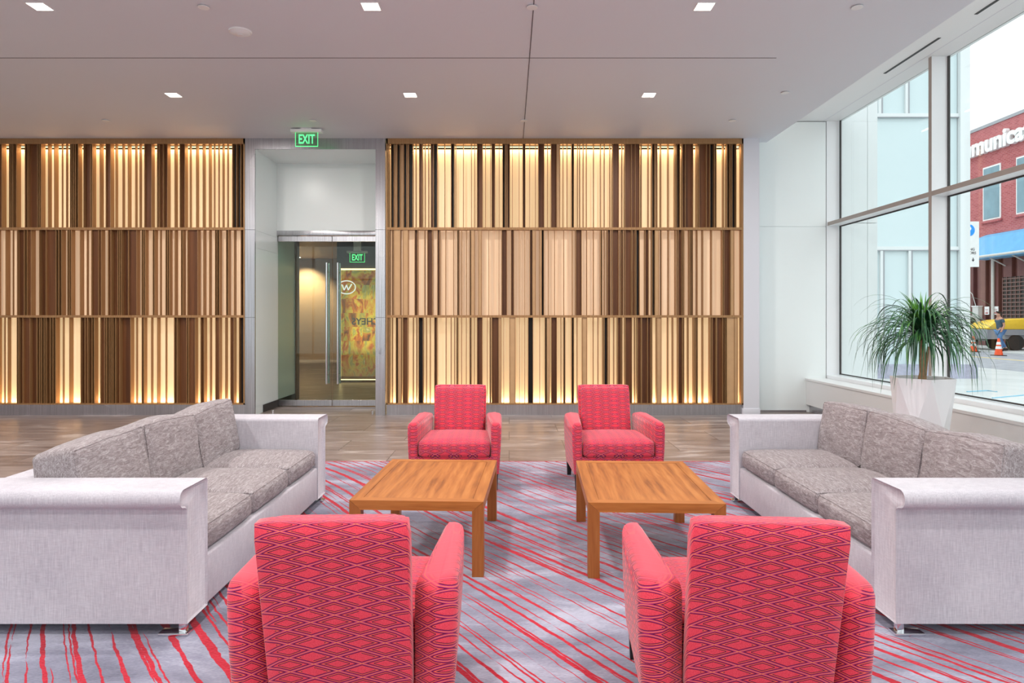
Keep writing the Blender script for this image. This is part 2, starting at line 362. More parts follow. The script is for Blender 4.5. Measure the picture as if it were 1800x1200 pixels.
# ------------------------------------------------------------------ mesh helpers
def link(name, me, mats, parent=None, smooth=False):
    o = bpy.data.objects.new(name, me); C.objects.link(o)
    for mm in (mats if isinstance(mats, (list, tuple)) else [mats]): me.materials.append(mm)
    if parent is not None: o.parent = parent
    if smooth:
        for p in me.polygons: p.use_smooth = True
    return o
def tag(o, label, cat, group=None):
    o['label'] = label; o['category'] = cat
    if group: o['group'] = group
    return o
def thing(name, label, cat, loc=(0, 0, 0), rz=0, group=None):
    o = bpy.data.objects.new(name, None); C.objects.link(o); o.location = loc; o.rotation_euler = (0, 0, rz)
    o.empty_display_size = .1
    return tag(o, label, cat, group)
def struct(o): o['kind'] = 'structure'; return o
class MB:
    def __init__(s): s.b = bmesh.new(); s.mi = 0
    def box(s, x0, x1, y0, y1, z0, z1, bev=0, seg=2, mat=None):
        t = bmesh.new()
        bmesh.ops.create_cube(t, size=1)
        for v in t.verts:
            v.co = Vector(((x0 + x1) / 2 + v.co.x * (x1 - x0), (y0 + y1) / 2 + v.co.y * (y1 - y0), (z0 + z1) / 2 + v.co.z * (z1 - z0)))
        if bev: bmesh.ops.bevel(t, geom=list(t.edges), offset=bev, segments=seg, affect='EDGES', profile=.5, clamp_overlap=True)
        return s.add(t, mat)
    def add(s, t, mat=None, M4=None):
        if M4 is not None: bmesh.ops.transform(t, matrix=M4, verts=t.verts)
        me = bpy.data.meshes.new('tmp'); 
        for f in t.faces: f.material_index = mat if mat is not None else s.mi
        t.to_mesh(me); t.free(); s.b.from_mesh(me); bpy.data.meshes.remove(me); return s
    def prism(s, pts, axis, a, b, bev=0, seg=2, mat=None, bevall=False):
        """pts 2D polygon, extruded along axis from a to b"""
        t = bmesh.new()
        def co(p, d):
            return {'x': (d, p[0], p[1]), 'y': (p[0], d, p[1]), 'z': (p[0], p[1], d)}[axis]
        va = [t.verts.new(co(p, a)) for p in pts]; vb = [t.verts.new(co(p, b)) for p in pts]
        t.faces.new(va); t.faces.new(vb[::-1])
        n = len(pts)
        for i in range(n): t.faces.new((va[i], vb[i], vb[(i + 1) % n], va[(i + 1) % n]))
        bmesh.ops.recalc_face_normals(t, faces=t.faces)
        if bev:
            ed = [e for e in t.edges if bevall or all(abs((v.co['xyz'.index(axis)]) - b) < 1e-6 for v in e.verts) or all(abs((v.co['xyz'.index(axis)]) - a) < 1e-6 for v in e.verts)]
            bmesh.ops.bevel(t, geom=ed, offset=bev, segments=seg, affect='EDGES', profile=.5, clamp_overlap=True)
        return s.add(t, mat)
    def cyl(s, x, y, z0, z1, r, n=24, r2=None, mat=None, axis='z'):
        t = bmesh.new(); bmesh.ops.create_cone(t, cap_ends=True, segments=n, radius1=r, radius2=r if r2 is None else r2, depth=z1 - z0)
        if axis == 'z': m4 = Matrix.Translation((x, y, (z0 + z1) / 2))
        elif axis == 'y': m4 = Matrix.Translation((x, (z0 + z1) / 2, y)) @ Matrix.Rotation(R(-90), 4, 'X')
        else: m4 = Matrix.Translation(((z0 + z1) / 2, x, y)) @ Matrix.Rotation(R(90), 4, 'Y')
        return s.add(t, mat, m4)
    def tube(s, pts, r, n=8, mat=None):
        t = bmesh.new(); rings = []
        for i, p in enumerate(pts):
            p = Vector(p); d = (Vector(pts[min(i + 1, len(pts) - 1)]) - Vector(pts[max(i - 1, 0)])).normalized()
            a = d.orthogonal().normalized(); b = d.cross(a)
            rr = r[i] if isinstance(r, (list, tuple)) else r
            rings.append([t.verts.new(p + (a * math.cos(k * 2 * math.pi / n) + b * math.sin(k * 2 * math.pi / n)) * rr) for k in range(n)])
        for i in range(len(rings) - 1):
            for k in range(n): t.faces.new((rings[i][k], rings[i][(k + 1) % n], rings[i + 1][(k + 1) % n], rings[i + 1][k]))
        t.faces.new(rings[0][::-1]); t.faces.new(rings[-1])
        bmesh.ops.recalc_face_normals(t, faces=t.faces)
        return s.add(t, mat)
    def build(s, name, mats, parent=None, smooth=False, sharp=35):
        me = bpy.data.meshes.new(name); s.b.to_mesh(me); s.b.free()
        o = link(name, me, mats, parent, smooth)
        if smooth:
            for p in me.polygons:
                if len(p.vertices) > 6: p.use_smooth = False
            try: me.set_sharp_from_angle(angle=R(sharp))
            except Exception: pass
        return o
def box(name, x0, x1, y0, y1, z0, z1, mat, parent=None, bev=0, seg=2):
    return MB().box(x0, x1, y0, y1, z0, z1, bev, seg).build(name, mat, parent, smooth=bev > 0)

def cushion(sx, sy, sz, rad, bulge=(0, 0, .03), n=14, seed=0, wr=.004, sag=0, welt=None):
    """soft box of full size sx,sy,sz centred at the origin with puffed faces"""
    t = bmesh.new(); bmesh.ops.create_cube(t, size=2); loop = []
    bmesh.ops.subdivide_edges(t, edges=list(t.edges), cuts=n, use_grid_fill=True)
    hx, hy, hz = sx / 2, sy / 2, sz / 2
    for v in t.verts:
        p = v.co.copy()
        q = Vector((p.x * hx, p.y * hy, p.z * hz))
        c = Vector((max(-hx + rad, min(hx - rad, q.x)), max(-hy + rad, min(hy - rad, q.y)), max(-hz + rad, min(hz - rad, q.z))))
        d = q - c
        if d.length > 1e-6: q = c + d.normalized() * min(d.length, rad) if d.length > rad else q
        fx, fy, fz = 1 - p.x ** 2, 1 - p.y ** 2, 1 - p.z ** 2
        q.x += math.copysign(bulge[0], p.x) * abs(p.x) ** 3 * fy * fz
        q.y += math.copysign(bulge[1], p.y) * abs(p.y) ** 3 * fx * fz
        q.z += math.copysign(bulge[2], p.z) * abs(p.z) ** 3 * fx * fy
        if p.z > 0: q.z -= sag * (p.z) * (1 - fx * .0) * (1 - abs(p.x)) * 0
        nn = mnoise.noise(Vector((q.x * 7 + seed * 9, q.y * 7, q.z * 7)))
        q += Vector((p.x, p.y, p.z)).normalized() * nn * wr
        v.co = q
        a_, o1, o2 = (p.x, p.y, p.z) if welt == 'x' else (p.z, p.x, p.y)
        if a_ > .999 and max(abs(o1), abs(o2)) > .999: loop.append((math.atan2(o2, o1), v))
    if welt: return t, [v for _, v in sorted(loop, key=lambda q: q[0])]
    return t
def bevel_prism(pts, a, b_, r, seg=4):
    """profile in YZ swept along X with rounded end edges (inset rings)"""
    n = len(pts); area = sum(pts[i][0] * pts[(i + 1) % n][1] - pts[(i + 1) % n][0] * pts[i][1] for i in range(n))
    sg = 1 if area > 0 else -1; nor = []
    for i in range(n):
        p, q, r_ = Vector(pts[i - 1]), Vector(pts[i]), Vector(pts[(i + 1) % n])
        e1, e2 = (q - p).normalized(), (r_ - q).normalized()
        n1, n2 = Vector((-e1.y, e1.x)) * sg, Vector((-e2.y, e2.x)) * sg
        m_ = (n1 + n2); k = 1 + n1.dot(n2); nor.append(m_ / max(k, .35))
    t = bmesh.new(); rings = []
    def ring(x, off): rings.append([t.verts.new((x, pts[i][0] + nor[i].x * off, pts[i][1] + nor[i].y * off)) for i in range(n)])
    for k in range(seg + 1):
        an = R(90) * k / seg; ring(a + r * (1 - math.sin(an)), r * (1 - math.cos(R(90) - an)))
    for k in range(seg + 1):
        an = R(90) * k / seg; ring(b_ - r * (1 - math.cos(an)), r * (1 - math.cos(an)))
    for i in range(len(rings) - 1):
        for j in range(n): t.faces.new((rings[i][j], rings[i][(j + 1) % n], rings[i + 1][(j + 1) % n], rings[i + 1][j]))
    t.faces.new(rings[0]); t.faces.new(rings[-1]); bmesh.ops.recalc_face_normals(t, faces=t.faces)
    return t
def from_bm(t, name, mat, parent=None, M4=None):
    b = MB(); b.add(t, None, M4); return b.build(name, mat, parent, smooth=True, sharp=80)

def text_mesh(name, s, size, extrude, mat, parent=None, M4=None, bold=0.0, sx=1.0):
    cu = bpy.data.curves.new('txt', 'FONT'); cu.body = s; cu.size = size; cu.extrude = extrude; cu.offset = bold
    cu.align_x = 'CENTER'; cu.align_y = 'CENTER'
    o = bpy.data.objects.new('txt', cu); C.objects.link(o)
    dg = bpy.context.evaluated_depsgraph_get(); me = bpy.data.meshes.new_from_object(o.evaluated_get(dg))
    bpy.data.objects.remove(o); me.materials.clear()
    me.transform(Matrix.Diagonal((sx, 1, 1, 1)))
    if M4 is not None: me.transform(M4)
    return link(name, me, mat, parent)
FACE_CAM = Matrix.Rotation(R(90), 4, 'X')     # text in XZ plane, reads from -Y
def skin(name, verts, edges, radii, mat, parent, sub=2):
    me = bpy.data.meshes.new(name); me.from_pydata(verts, edges, [])
    o = bpy.data.objects.new('tmp', me); C.objects.link(o)
    sk = o.modifiers.new('s', 'SKIN'); sk.use_smooth_shade = True
    for i, r in enumerate(radii):
        sv = me.skin_vertices[0].data[i]; sv.radius = r if isinstance(r, tuple) else (r, r); sv.use_root = (i == 0)
    o.modifiers.new('u', 'SUBSURF').levels = sub
    dg = bpy.context.evaluated_depsgraph_get(); m2 = bpy.data.meshes.new_from_object(o.evaluated_get(dg))
    bpy.data.objects.remove(o); m2.materials.clear()
    return link(name, m2, mat, parent, smooth=True)
def copy_thing(root, loc, rz, label):
    r = root.copy(); C.objects.link(r); r.location = loc; r.rotation_euler = (0, 0, rz); r['label'] = label
    for ch in list(root.children):
        c = ch.copy(); C.objects.link(c); c.parent = r
        for g in list(ch.children):
            d = g.copy(); C.objects.link(d); d.parent = c
    return r

# ================================================================== STRUCTURE
YW, YP, ZC = 9.77, 10.12, 3.965          # screen front plane, white wall plane, ceiling
XWI, XGL, ZH = 4.706, 4.89, 4.31         # window inner plane, glass plane, window head
YB = -3.2                                # glazed wall behind the camera
XL = -9.6
fl = MB(); fl.box(XL, 4.9, YB, 23.2, -.10, 0)
struct(fl.build('floor', M['floor']))
ce = MB(); ce.box(XL, 3.77, YB, 10.0, ZC, ZC + .25)
cl = struct(ce.build('ceiling', M['ceiling']))
b = MB(); b.box(XL, .197, 6.742, 6.75, ZC - .003, ZC + .02); b.box(.197, 2.64, 6.742, 6.75, ZC - .003, ZC + .02)
b.box(.197, .205, YB, 10.0, ZC - .0028, ZC + .02)
b.build('seam', M['seam'], cl)
struct(box('trim_1', 3.70, XGL + .05, YB, YP + .1, ZH, ZH + .2, M['soffit']))        # raised strip beside the window
struct(box('trim_2', 4.655, 4.662, YB, YP, ZH - .002, ZH + .01, M['column']))
struct(box('wall_left', XL - .2, XL, YB, 10.4, 0, ZH, M['column']))
struct(box('wall_back', XL, -3.80, YW + .30, YW + .5, 0, ZC + .2, M['dark_gap']))
struct(box('wall_back_middle', -1.76, 3.58, YW + .30, YW + .5, 0, ZC + .2, M['dark_gap']))
wr = MB(); wr.box(3.58, XWI - .012, YP, YP + .3, 0, 2.744, 0); wr.box(3.58, XWI - .012, YP, YP + .3, 2.752, ZH - .01, 0)
wr.box(3.58, XWI - .012, YP + .01, YP + .3, 2.74, 2.756)
struct(box('trim_reveal', 3.58, XWI, YP + .02, YP + .3, 0, ZH, M['seam']))
struct(wr.build('wall_back_right', M['white']))
struct(box('trim_3', 3.354, 3.58, YW - .0, YP + .1, .10, ZC, M['column']))
struct(box('baseboard_column', 3.34, 3.59, YW - .012, YP, 0, .10, M['column'], bev=.004))
struct(box('baseboard_right', 3.59, 4.40, YP - .012, YP, 0, .03, M['steel']))

# stainless portal and recessed doorway
po = MB()
po.box(-3.78, -3.64, YW, YW + .03, 0, ZC); po.box(-1.913, -1.775, YW, YW + .03, 0, ZC)
po.box(-3.64, -1.913, YW, YW + .03, 3.81, ZC)
for zz in (1.43, 2.66):
    pass
portal = struct(po.build('trim_portal', M['steel']))
box('joint', -3.782, -3.638, YW - .0012, YW + .01, 2.655, 2.659, M['dark_gap'], portal)
box('joint', -1.915, -1.773, YW - .0012, YW + .01, 2.655, 2.659, M['dark_gap'], portal)
box('joint', -3.782, -3.638, YW - .0012, YW + .01, 1.40, 1.404, M['dark_gap'], portal)
box('joint', -1.915, -1.773, YW - .0012, YW + .01, 1.40, 1.404, M['dark_gap'], portal)
YD = 10.70
rw = MB()
rw.box(-3.775, -3.64, YW + .03, 11.6, .12, 2.396); rw.box(-3.775, -3.64, YW + .03, YD, 2.404, 2.646)
rw.box(-3.775, -3.64, YW + .03, YD, 2.654, 3.9); rw.box(-3.775, -3.645, YW + .03, 11.6, .0, 3.9)
struct(rw.build('wall_recess_left', M['white']))
struct(box('wall_recess_right', -1.913, -1.78, YW + .03, 23, 0, 3.9, M['white']))
struct(box('wall_over_door', -3.64, -1.913, YD, YD + .12, 2.76, 3.81, M['white']))
struct(box('ceiling_recess', -3.775, -1.78, YW + .03, YD + .2, 3.81, 3.95, M['white']))
box('baseboard_recess', -3.642, -3.632, YW + .33, 11.6, 0, .11, M['dark_gap'])['kind'] = 'structure'

# vestibule behind the glass doors
struct(box('wall_far', -11, -1.72, 22.7, 22.9, 0, 3.35, M['corridor']))
struct(box('ceiling_corridor', -11, -1.72, YD + .12, 22.9, 3.35, 3.45, M['corridor']))
struct(box('wall_corridor_left', -11.2, -11, 11.6, 22.9, 0, 3.35, M['corridor']))
struct(box('trim_corridor', -3.9, -3.62, 11.60, 11.78, 0, 3.35, M['filler']))
struct(box('wall_art', -3.72, -1.913, 14.75, 14.9, 0, 3.35, M['dark_gap']))

# ------------------------------------------------------------------ right window wall
YMS = [7.635 - 2.485 * k for k in range(0, 5)]
def mullion(y, full=True):
    m_ = MB(); m_.box(XWI + .003, XGL, y - .027, y + .027, .563, ZH, mat=0)
    m_.box(XWI, XWI + .003, y - .027, y + .027, .563, ZH, mat=1)
    return m_
wj = MB(); wj.box(XWI, XGL, YP, YP + .3, .0, ZH)
struct(wj.build('trim_jamb', M['frame_white']))
ys = [YP] + YMS + [YB]
for i in range(len(ys) - 1):
    y1, y0 = ys[i], ys[i + 1]
    wn = thing('window_%d' % (i + 1), 'x', 'window') ; del wn['label']; del wn['category']; wn['kind'] = 'structure'
    g = MB(); g.box(XGL, XGL + .012, y0, y1, .55, 2.76); g.box(XGL, XGL + .012, y0, y1, 2.80, ZH); g.build('pane', M['glass'], wn)
    fr = MB(); fr.box(XWI + .003, XGL, y0 + .0275, y1 - .0275, 2.755, 2.808, mat=0); fr.box(XWI, XWI + .003, y0 + .0275, y1 - .0275, 2.755, 2.808, mat=1)
    fr.build('transom', [M['frame_white'], M['trim_brown']], wn)
    gk = MB(); gk.box(XGL - .008, XGL + .015, y0 + .03, y0 + .045, .56, ZH); gk.box(XGL - .008, XGL + .015, y1 - .045, y1 - .03, .56, ZH)
    gk.box(XGL - .004, XGL + .015, y0 + .03, y1 - .03, .56, .575); gk.box(XGL - .004, XGL + .015, y0 + .03, y1 - .03, 2.74, 2.757)
    gk.build('gasket', M['dark_gap'], wn)
    if i < len(ys) - 2: mullion(y0).build('mullion', [M['frame_white'], M['trim_brown']], wn)
    fb = MB(); fb.box(XWI, XGL + .03, y0, y1, .50, .552, .004)
    fb.build('window_frame', M['frame_white'], wn)
sb = MB(); sb.box(4.402, 4.45, YB, YP, .115, .47); sb.box(4.39, XWI, YB, YP, .47, .503, .004)
struct(sb.build('wall_right', M['sill']))
struct(box('baseboard_sill', 4.45, 4.60, YB, YP, 0, .115, M['steel']))
struct(box('wall_right_outer', 4.72, 4.92, YB, YP, -.05, .50, M['facade_white']))
# glazed wall behind the camera (lets in the daylight that falls on the near sides)
gw = MB()
for x in [XL + .1 + 2.4 * k for k in range(6)] + [4.80]: gw.box(x - .03, x + .03, YB - .18, YB, 0, ZH)
gw.box(XL, 4.9, YB - .18, YB, 2.755, 2.808); gw.box(XL, 4.9, YB - .18, YB, 0, .10); gw.box(XL, 4.9, YB - .18, YB, ZC + .2, ZH + .2)
fw = gw.build('window_front', M['frame_white']); struct(fw)
MB().box(XL, 4.9, YB - .10, YB - .09, .1, ZC + .2).build('pane', M['glass'], fw)

# slot diffusers in the strip
for (y0, y1, lb) in ((7.10, 8.14, 'long dark slot diffuser in the strip above the window, farther one'), (5.2, 6.55, 'long dark slot diffuser in the strip above the window, cut by the top edge')):
    tag(box('slot_diffuser', 4.462, 4.492, y0, y1, ZH - .004, ZH - .0005, M['black']), lb, 'vent', 'slot diffusers above the window')

# ================================================================== SLATTED SCREENS
T1 = (2.69, 3.885); T2 = (1.434, 2.655); T3 = (.173, 1.399)
S = YW / 1.0 / F
def wx(px): return (px - CX) * YW / F
FD = .095                                  # fin depth
# right screen cells read from the photograph: (start, end, code) in 1/5.625 px
A1 = "20-40L 40-70K 70-100P 100-130K 130-165P 165-195K 195-215P 215-255K 255-285L 285-320L 320-350B 350-375L 375-410L 410-435L 435-462B 462-497K 497-570L 570-635L 635-665K 665-680L 680-755L 755-835L 835-868L 868-893L 893-945B 945-975L 975-1025L 1025-1037L 1037-1068B 1068-1110L 1110-1145L 1145-1168K 1168-1192P 1192-1215B 1215-1242L 1242-1308L 1308-1345L 1345-1368B 1368-1413L 1413-1470L 1470-1500L 1500-1555B 1555-1590L 1590-1625L 1625-1680B 1680-1712M 1712-1744L"
B1 = "0-40L 40-85L 85-105K 105-145L 145-165L 165-200L 200-232L 232-303L 303-372L 372-410L 410-465L 465-490L 490-550B 550-585L 585-612L 612-675B 675-712B 712-755B 755-775L 775-845L 845-880L 880-905K 905-930P 930-968L 968-1043L 1043-1108L 1108-1125L 1125-1155K 1155-1180L 1180-1208B 1208-1285B 1285-1325L 1325-1345L 1345-1418B 1418-1452B 1452-1497K 1497-1515P 1515-1590L 1590-1622L 1622-1650K 1650-1670P 1670-1712K 1712-1765L"
A2 = "15-25K 25-52L 52-70L 70-132M 132-160L 160-208M 208-275L 275-303B 303-372L 372-400L 400-450B 450-500L 500-523B 523-580L 580-658L 658-697L 697-712K 712-738L 738-785L 785-820L 820-833K 833-865M 865-905L 905-935M 935-1006L 1006-1108L 1108-1135L 1135-1187B 1187-1228L 1228-1256B 1256-1308L 1308-1364L 1364-1415L 1415-1440B 1440-1470M 1470-1510L 1510-1530M 1530-1553K 1553-1597L 1597-1660L 1660-1744L"
B2 = "8-92L 92-125L 125-182B 182-235L 235-302L 302-372L 372-386K 386-410L 410-438L 438-468B 468-488L 488-550B 550-570L 570-592B 592-612L 612-675B 675-687L 687-710B 710-722L 722-755K 755-812L 812-845B 845-880L 880-908K 908-945M 945-972L 972-1045L 1045-1115L 1115-1138L 1138-1176B 1176-1190L 1190-1198K 1198-1250L 1250-1266L 1266-1282K 1282-1328L 1328-1384L 1384-1471L 1471-1578L 1578-1590P 1590-1658B 1658-1690M 1690-1765L"
A3 = "15-25K 25-50L 50-90L 90-110K 110-140M 140-158L 158-205B 205-258L 258-292L 292-313L 313-358K 358-388L 388-426L 426-470L 470-495B 495-583L 583-633L 633-668L 668-690L 690-702K 702-737L 737-784L 784-820L 820-833K 833-864L 864-893L 893-943B 943-992L 992-1018L 1018-1028K 1028-1038L 1038-1105B 1105-1130M 1130-1155L 1155-1213L 1213-1270M 1270-1312L 1312-1364L 1364-1398L 1398-1445K 1445-1513L 1513-1565L 1565-1582K 1582-1610M 1610-1628L 1628-1680B 1680-1724L 1724-1750L"
B3 = "6-20K 20-85L 85-105K 105-140L 140-192L 192-235M 235-300L 300-348L 348-394L 394-408L 408-440K 440-460M 460-504L 504-540L 540-573B 573-585L 585-615L 615-680B 680-712L 712-735L 735-770B 770-778L 778-835B 835-868B 868-880L 880-928L 928-970M 970-1040L 1040-1088L 1088-1140L 1140-1180B 1180-1196L 1196-1240L 1240-1295L 1295-1315L 1315-1330K 1330-1385L 1385-1455L 1455-1475L 1475-1512B 1512-1520P 1520-1580B 1580-1602B 1602-1618K 1618-1695M 1695-1725M 1725-1765L"
def parse(s, o):
    out = []
    for tkn in s.split():
        a, b_ = tkn[:-1].split('-'); out.append((o + float(a) / 5.625, o + float(b_) / 5.625, tkn[-1]))
    return out
RIGHT = [parse(A1, 680) + parse(B1, 990), parse(A2, 680) + parse(B2, 990), parse(A3, 680) + parse(B3, 990)]
# left screen: lit slots, in px
LL = [[(v / 4.09, w_ / 4.09) for v, w_ in ((45, 65), (150, 178), (325, 345), (372, 383), (420, 445), (455, 475), (490, 503), (590, 600), (690, 712), (745, 760), (820, 830), (848, 880), (898, 915), (945, 972), (988, 1003), (1020, 1037), (1112, 1130), (1225, 1247), (1278, 1292), (1350, 1365), (1378, 1410), (1430, 1448), (1478, 1500), (1522, 1538), (1548, 1570), (1580, 1600), (1615, 1635), (1645, 1670))],
      [(v / 3.333, w_ / 3.333) for v, w_ in ((5, 25), (60, 75), (83, 100), (208, 228), (385, 395), (440, 465), (492, 508), (520, 535), (615, 632), (820, 830), (870, 895), (925, 938), (948, 970), (1010, 1020), (1042, 1060), (1088, 1098), (1175, 1190), (1208, 1225), (1240, 1260), (1300, 1325), (1352, 1368), (1385, 1410))],
      [(v / 3.333, w_ / 3.333) for v, w_ in ((10, 25), (33, 45), (65, 98), (350, 368), (378, 402), (430, 472), (575, 588), (785, 798), (808, 830), (862, 885), (898, 915), (940, 970), (980, 1020), (1160, 1175), (1212, 1230), (1242, 1262), (1300, 1318), (1335, 1350), (1385, 1400))]]
def screen(name, label, x0, x1, rows, left):
    t = thing(name, label, 'screen', ((x0 + x1) / 2, YW, 0)); ox = (x0 + x1) / 2
    def bx_(m_, a, b_, c, d, e_, f_, mat=None): m_.box(a - ox, b_ - ox, c, d, e_, f_, mat=mat)
    fr = MB(); bx_(fr, x0, x1, 0, .10, 3.885, ZC - .002); bx_(fr, x0, x1, 0, .10, .154, .173)
    bx_(fr, x0, x0 + .02, 0, .10, .154, ZC - .002); bx_(fr, x1 - .02, x1, 0, .10, .154, ZC - .002)
    fr.build('frame', M['bronze'], t)
    for za in (T2[1], T3[1]):
        rl = MB(); bx_(rl, x0, x1, -.004, .10, za, za + .035); rl.build('shelf_rail', M['bronze'], t)
    for (za, zb_, mt) in ((T1[0] - .02, ZC - .12, 'backing_top'), (T2[0] - .018, T2[1] + .015, 'back'), (.15, T3[1] + .016, 'backing_low')):
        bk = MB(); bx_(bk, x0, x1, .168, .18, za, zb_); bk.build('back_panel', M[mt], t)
    bb = MB(); bx_(bb, x0, x1, .03, .06, 0, .15); bb.build('kick_plate', M['steel'], t)
    for tier, (z0, z1) in enumerate((T1, T2, T3)):
        fins = MB(); fill = MB()
        rnd = random.Random(tier + (10 if left else 0))
        def fin(x, d=FD, th=.007): bx_(fins, x - th / 2, x + th / 2, .0 + rnd.random() * .004, d, z0, z1)
        def filler(a, b_, y, mat): bx_(fill, a + .003, b_ - .003, y, y + .006, z0, z1, mat)
        if not left:
            prev = x0 + .02
            for a, b_, c in rows[tier]:
                xa, xb = wx(a), wx(b_)
                if xb > x1 - .02: xb = x1 - .02
                fin(xa); 
                if xa - prev > .03: filler(prev, xa, .05, 0)
                if c == 'B': filler(xa, xb, .055, 0)
                elif c == 'K': filler(xa, xb, .085, 2)
                elif c == 'M': filler(xa, xb, .012, 1)
                elif c == 'P': filler(xa, xb, .05, 1)
                prev = xb
            fin(prev)
        else:
            prev = x0 + .02
            for a, b_ in rows[tier]:
                xa = wx(a); xb = wx(b_)
                sh = abs(a - CX) * FD / (YW + FD) * YW / F        # how far a full-depth fin hides
                la = max(prev, xa - sh); d = FD * min(1, max(.25, (xa - la) / sh)) if la > prev - 1e-6 else FD
                if la - prev > .02:                                # closed stretch with random fins
                    x = prev
                    while x < la - .01:
                        wdt = min(rnd.choice((.025, .04, .06, .10, .14)), la - x)
                        if la - (x + wdt) < .02: wdt = la - x
                        fin(x)
                        if wdt < .045 and rnd.random() < .45: filler(x, x + wdt, .08, 2)
                        else: filler(x, x + wdt, rnd.choice((.03, .055, .075)), 0)
                        x += wdt
                fin(la, d); prev = xb
            x = prev
            while x < x1 - .03:
                fin(x); filler(x, min(x + .06, x1 - .02), .085, 2); x += .06
        fins.build('slat_row', M['bronze'], t)
        fill.build('infill_panels', [M['filler'], M['tan'], M['deep']], t)  # filler panels that close the cells between the fins
    for zz, up in ((ZC - .10, False), (.14, True)):
        st = MB(); bx_(st, x0 + .03, x1 - .03, .105, .135, zz, zz + .008)
        s_ = st.build('light_strip', M['led'], t)
        ld = bpy.data.lights.new('led_strip', 'AREA'); ld.shape = 'RECTANGLE'; ld.size = x1 - x0 - .1; ld.size_y = .03
        ld.energy = LED_W * (x1 - x0) / 5; ld.color = (1.0, .74, .42)
        lo = bpy.data.objects.new('led_strip', ld); C.objects.link(lo); lo.parent = t
        lo.location = (0, .122, zz + (.016 if up else -.008)); lo.rotation_euler = (R(180) - R(12) if up else R(12), 0, 0)
    return t
screen('slatted_screen', 'tall backlit bronze slatted screen left of the glass doors', -9.5, -3.785, LL, True)
screen('slatted_screen', 'tall backlit bronze slatted screen behind the two far armchairs', -1.76, 3.352, RIGHT, False)

# ================================================================== DOORS
def door(x0, x1, name, hx):
    t = thing(name, 'x', 'door', ((x0 + x1) / 2, YD + .05, 0)); del t['label']; del t['category']; t['kind'] = 'structure'
    ox = (x0 + x1) / 2
    MB().box(x0 - ox + .004, x1 - ox - .004, -.006, .006, .10, 2.60).build('pane', M['doorglass'], t)
    r = MB(); r.box(x0 - ox + .004, x1 - ox - .004, -.02, .02, .012, .105, .002); r.build('bottom_rail', M['steel'], t)
    r = MB(); r.box(x0 - ox + .004, x1 - ox - .004, -.02, .02, 2.595, 2.68, .002); r.build('top_rail', M['steel'], t)
    for sgn in (-1, 1):
        h = MB(); h.cyl(hx - ox, sgn * .07, .36, 2.26, .016, 16)
        for zz in (.50, 2.12): h.cyl(hx - ox, zz, -.0 if sgn > 0 else -.07, .07 if sgn > 0 else 0, .010, 12, axis='y')
        h.build('pull_handle', M['chrome'], t, smooth=True)
    return t
XM = wx(583) * YD / YW
door(-3.64, XM, 'door_1', XM - .075)
door(XM, -1.913, 'door_2', XM + .10)
struct(box('trim_header', -3.64, -1.913, YD - .01, YD + .11, 2.685, 2.76, M['steel'], bev=.003))
for x in (-3.42, -1.98):
    b = MB(); b.cyl(x, YW + .12, 0, .05, .016, 16, .013); b.cyl(x, YW + .12, .05, .06, .018, 16)
    tag(b.build('door_stop', M['chrome'], smooth=True), 'small metal door stop on the floor by the %s side of the steel portal' % ('left' if x < -3 else 'right'), 'door stop', 'door stops')
b = MB(); b.box(-1.865, -1.838, YW - .012, YW + .0, .88, .97, .003); cr_ = b.build('card_reader', M['grey_metal'], smooth=True)
tag(cr_, 'small grey card reader on the right jamb of the steel portal', 'card reader')

# lit art panel seen through the doors
ap = thing('art_panel', 'backlit amber glass block panel behind the right door leaf', 'art panel', (-2.83, 14.68, 0))
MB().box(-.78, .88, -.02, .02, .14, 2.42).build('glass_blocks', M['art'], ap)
b = MB(); b.box(-.82, -.785, .0, .03, .06, 2.46); b.box(-.82, .88, .0, .03, 2.425, 2.455); b.box(-.82, .88, -.02, .03, .06, .075)
b.build('light_strip', M['led'], ap)
MB().box(-.78, .88, -.025, .02, .08, .14).build('ledge', M['tan'], ap)
# oval logo and mirrored, reflected writing
t_ = MB(); n = 40
pts_o = [(math.cos(i * 2 * math.pi / n), math.sin(i * 2 * math.pi / n)) for i in range(n + 1)]
t_.tube([(-.66 + .19 * a, -.026, 2.05 + .14 * b_) for a, b_ in pts_o], .012, 6)
for a, b_ in (((-.10, .06), (-.05, -.06)), ((-.05, -.06), (.0, .05)), ((.0, .05), (.035, -.06)), ((.035, -.06), (.11, .07))):
    t_.tube([(-.66 + a[0], -.028, 2.05 + a[1]), (-.66 + b_[0], -.028, 2.05 + b_[1])], .014, 6)
t_.build('oval_logo', M['logo'], ap)
text_mesh('lettering', 'CHEYS', .20, .002, M['ink'], ap, Matrix.Translation((-.25, -.028, 1.31)) @ Matrix.Diagonal((-1, 1, 1, 1)) @ FACE_CAM, .004)  # mirrored letters stand in for a sign reflected in the door glass
lg = bpy.data.lights.new('art_glow', 'AREA'); lg.energy = 4; lg.size = 1.2; lg.color = (1, .72, .35)
lo = bpy.data.objects.new('art_glow', lg); C.objects.link(lo); lo.parent = ap; lo.location = (0, -.12, 1.3); lo.rotation_euler = (R(90), 0, 0)
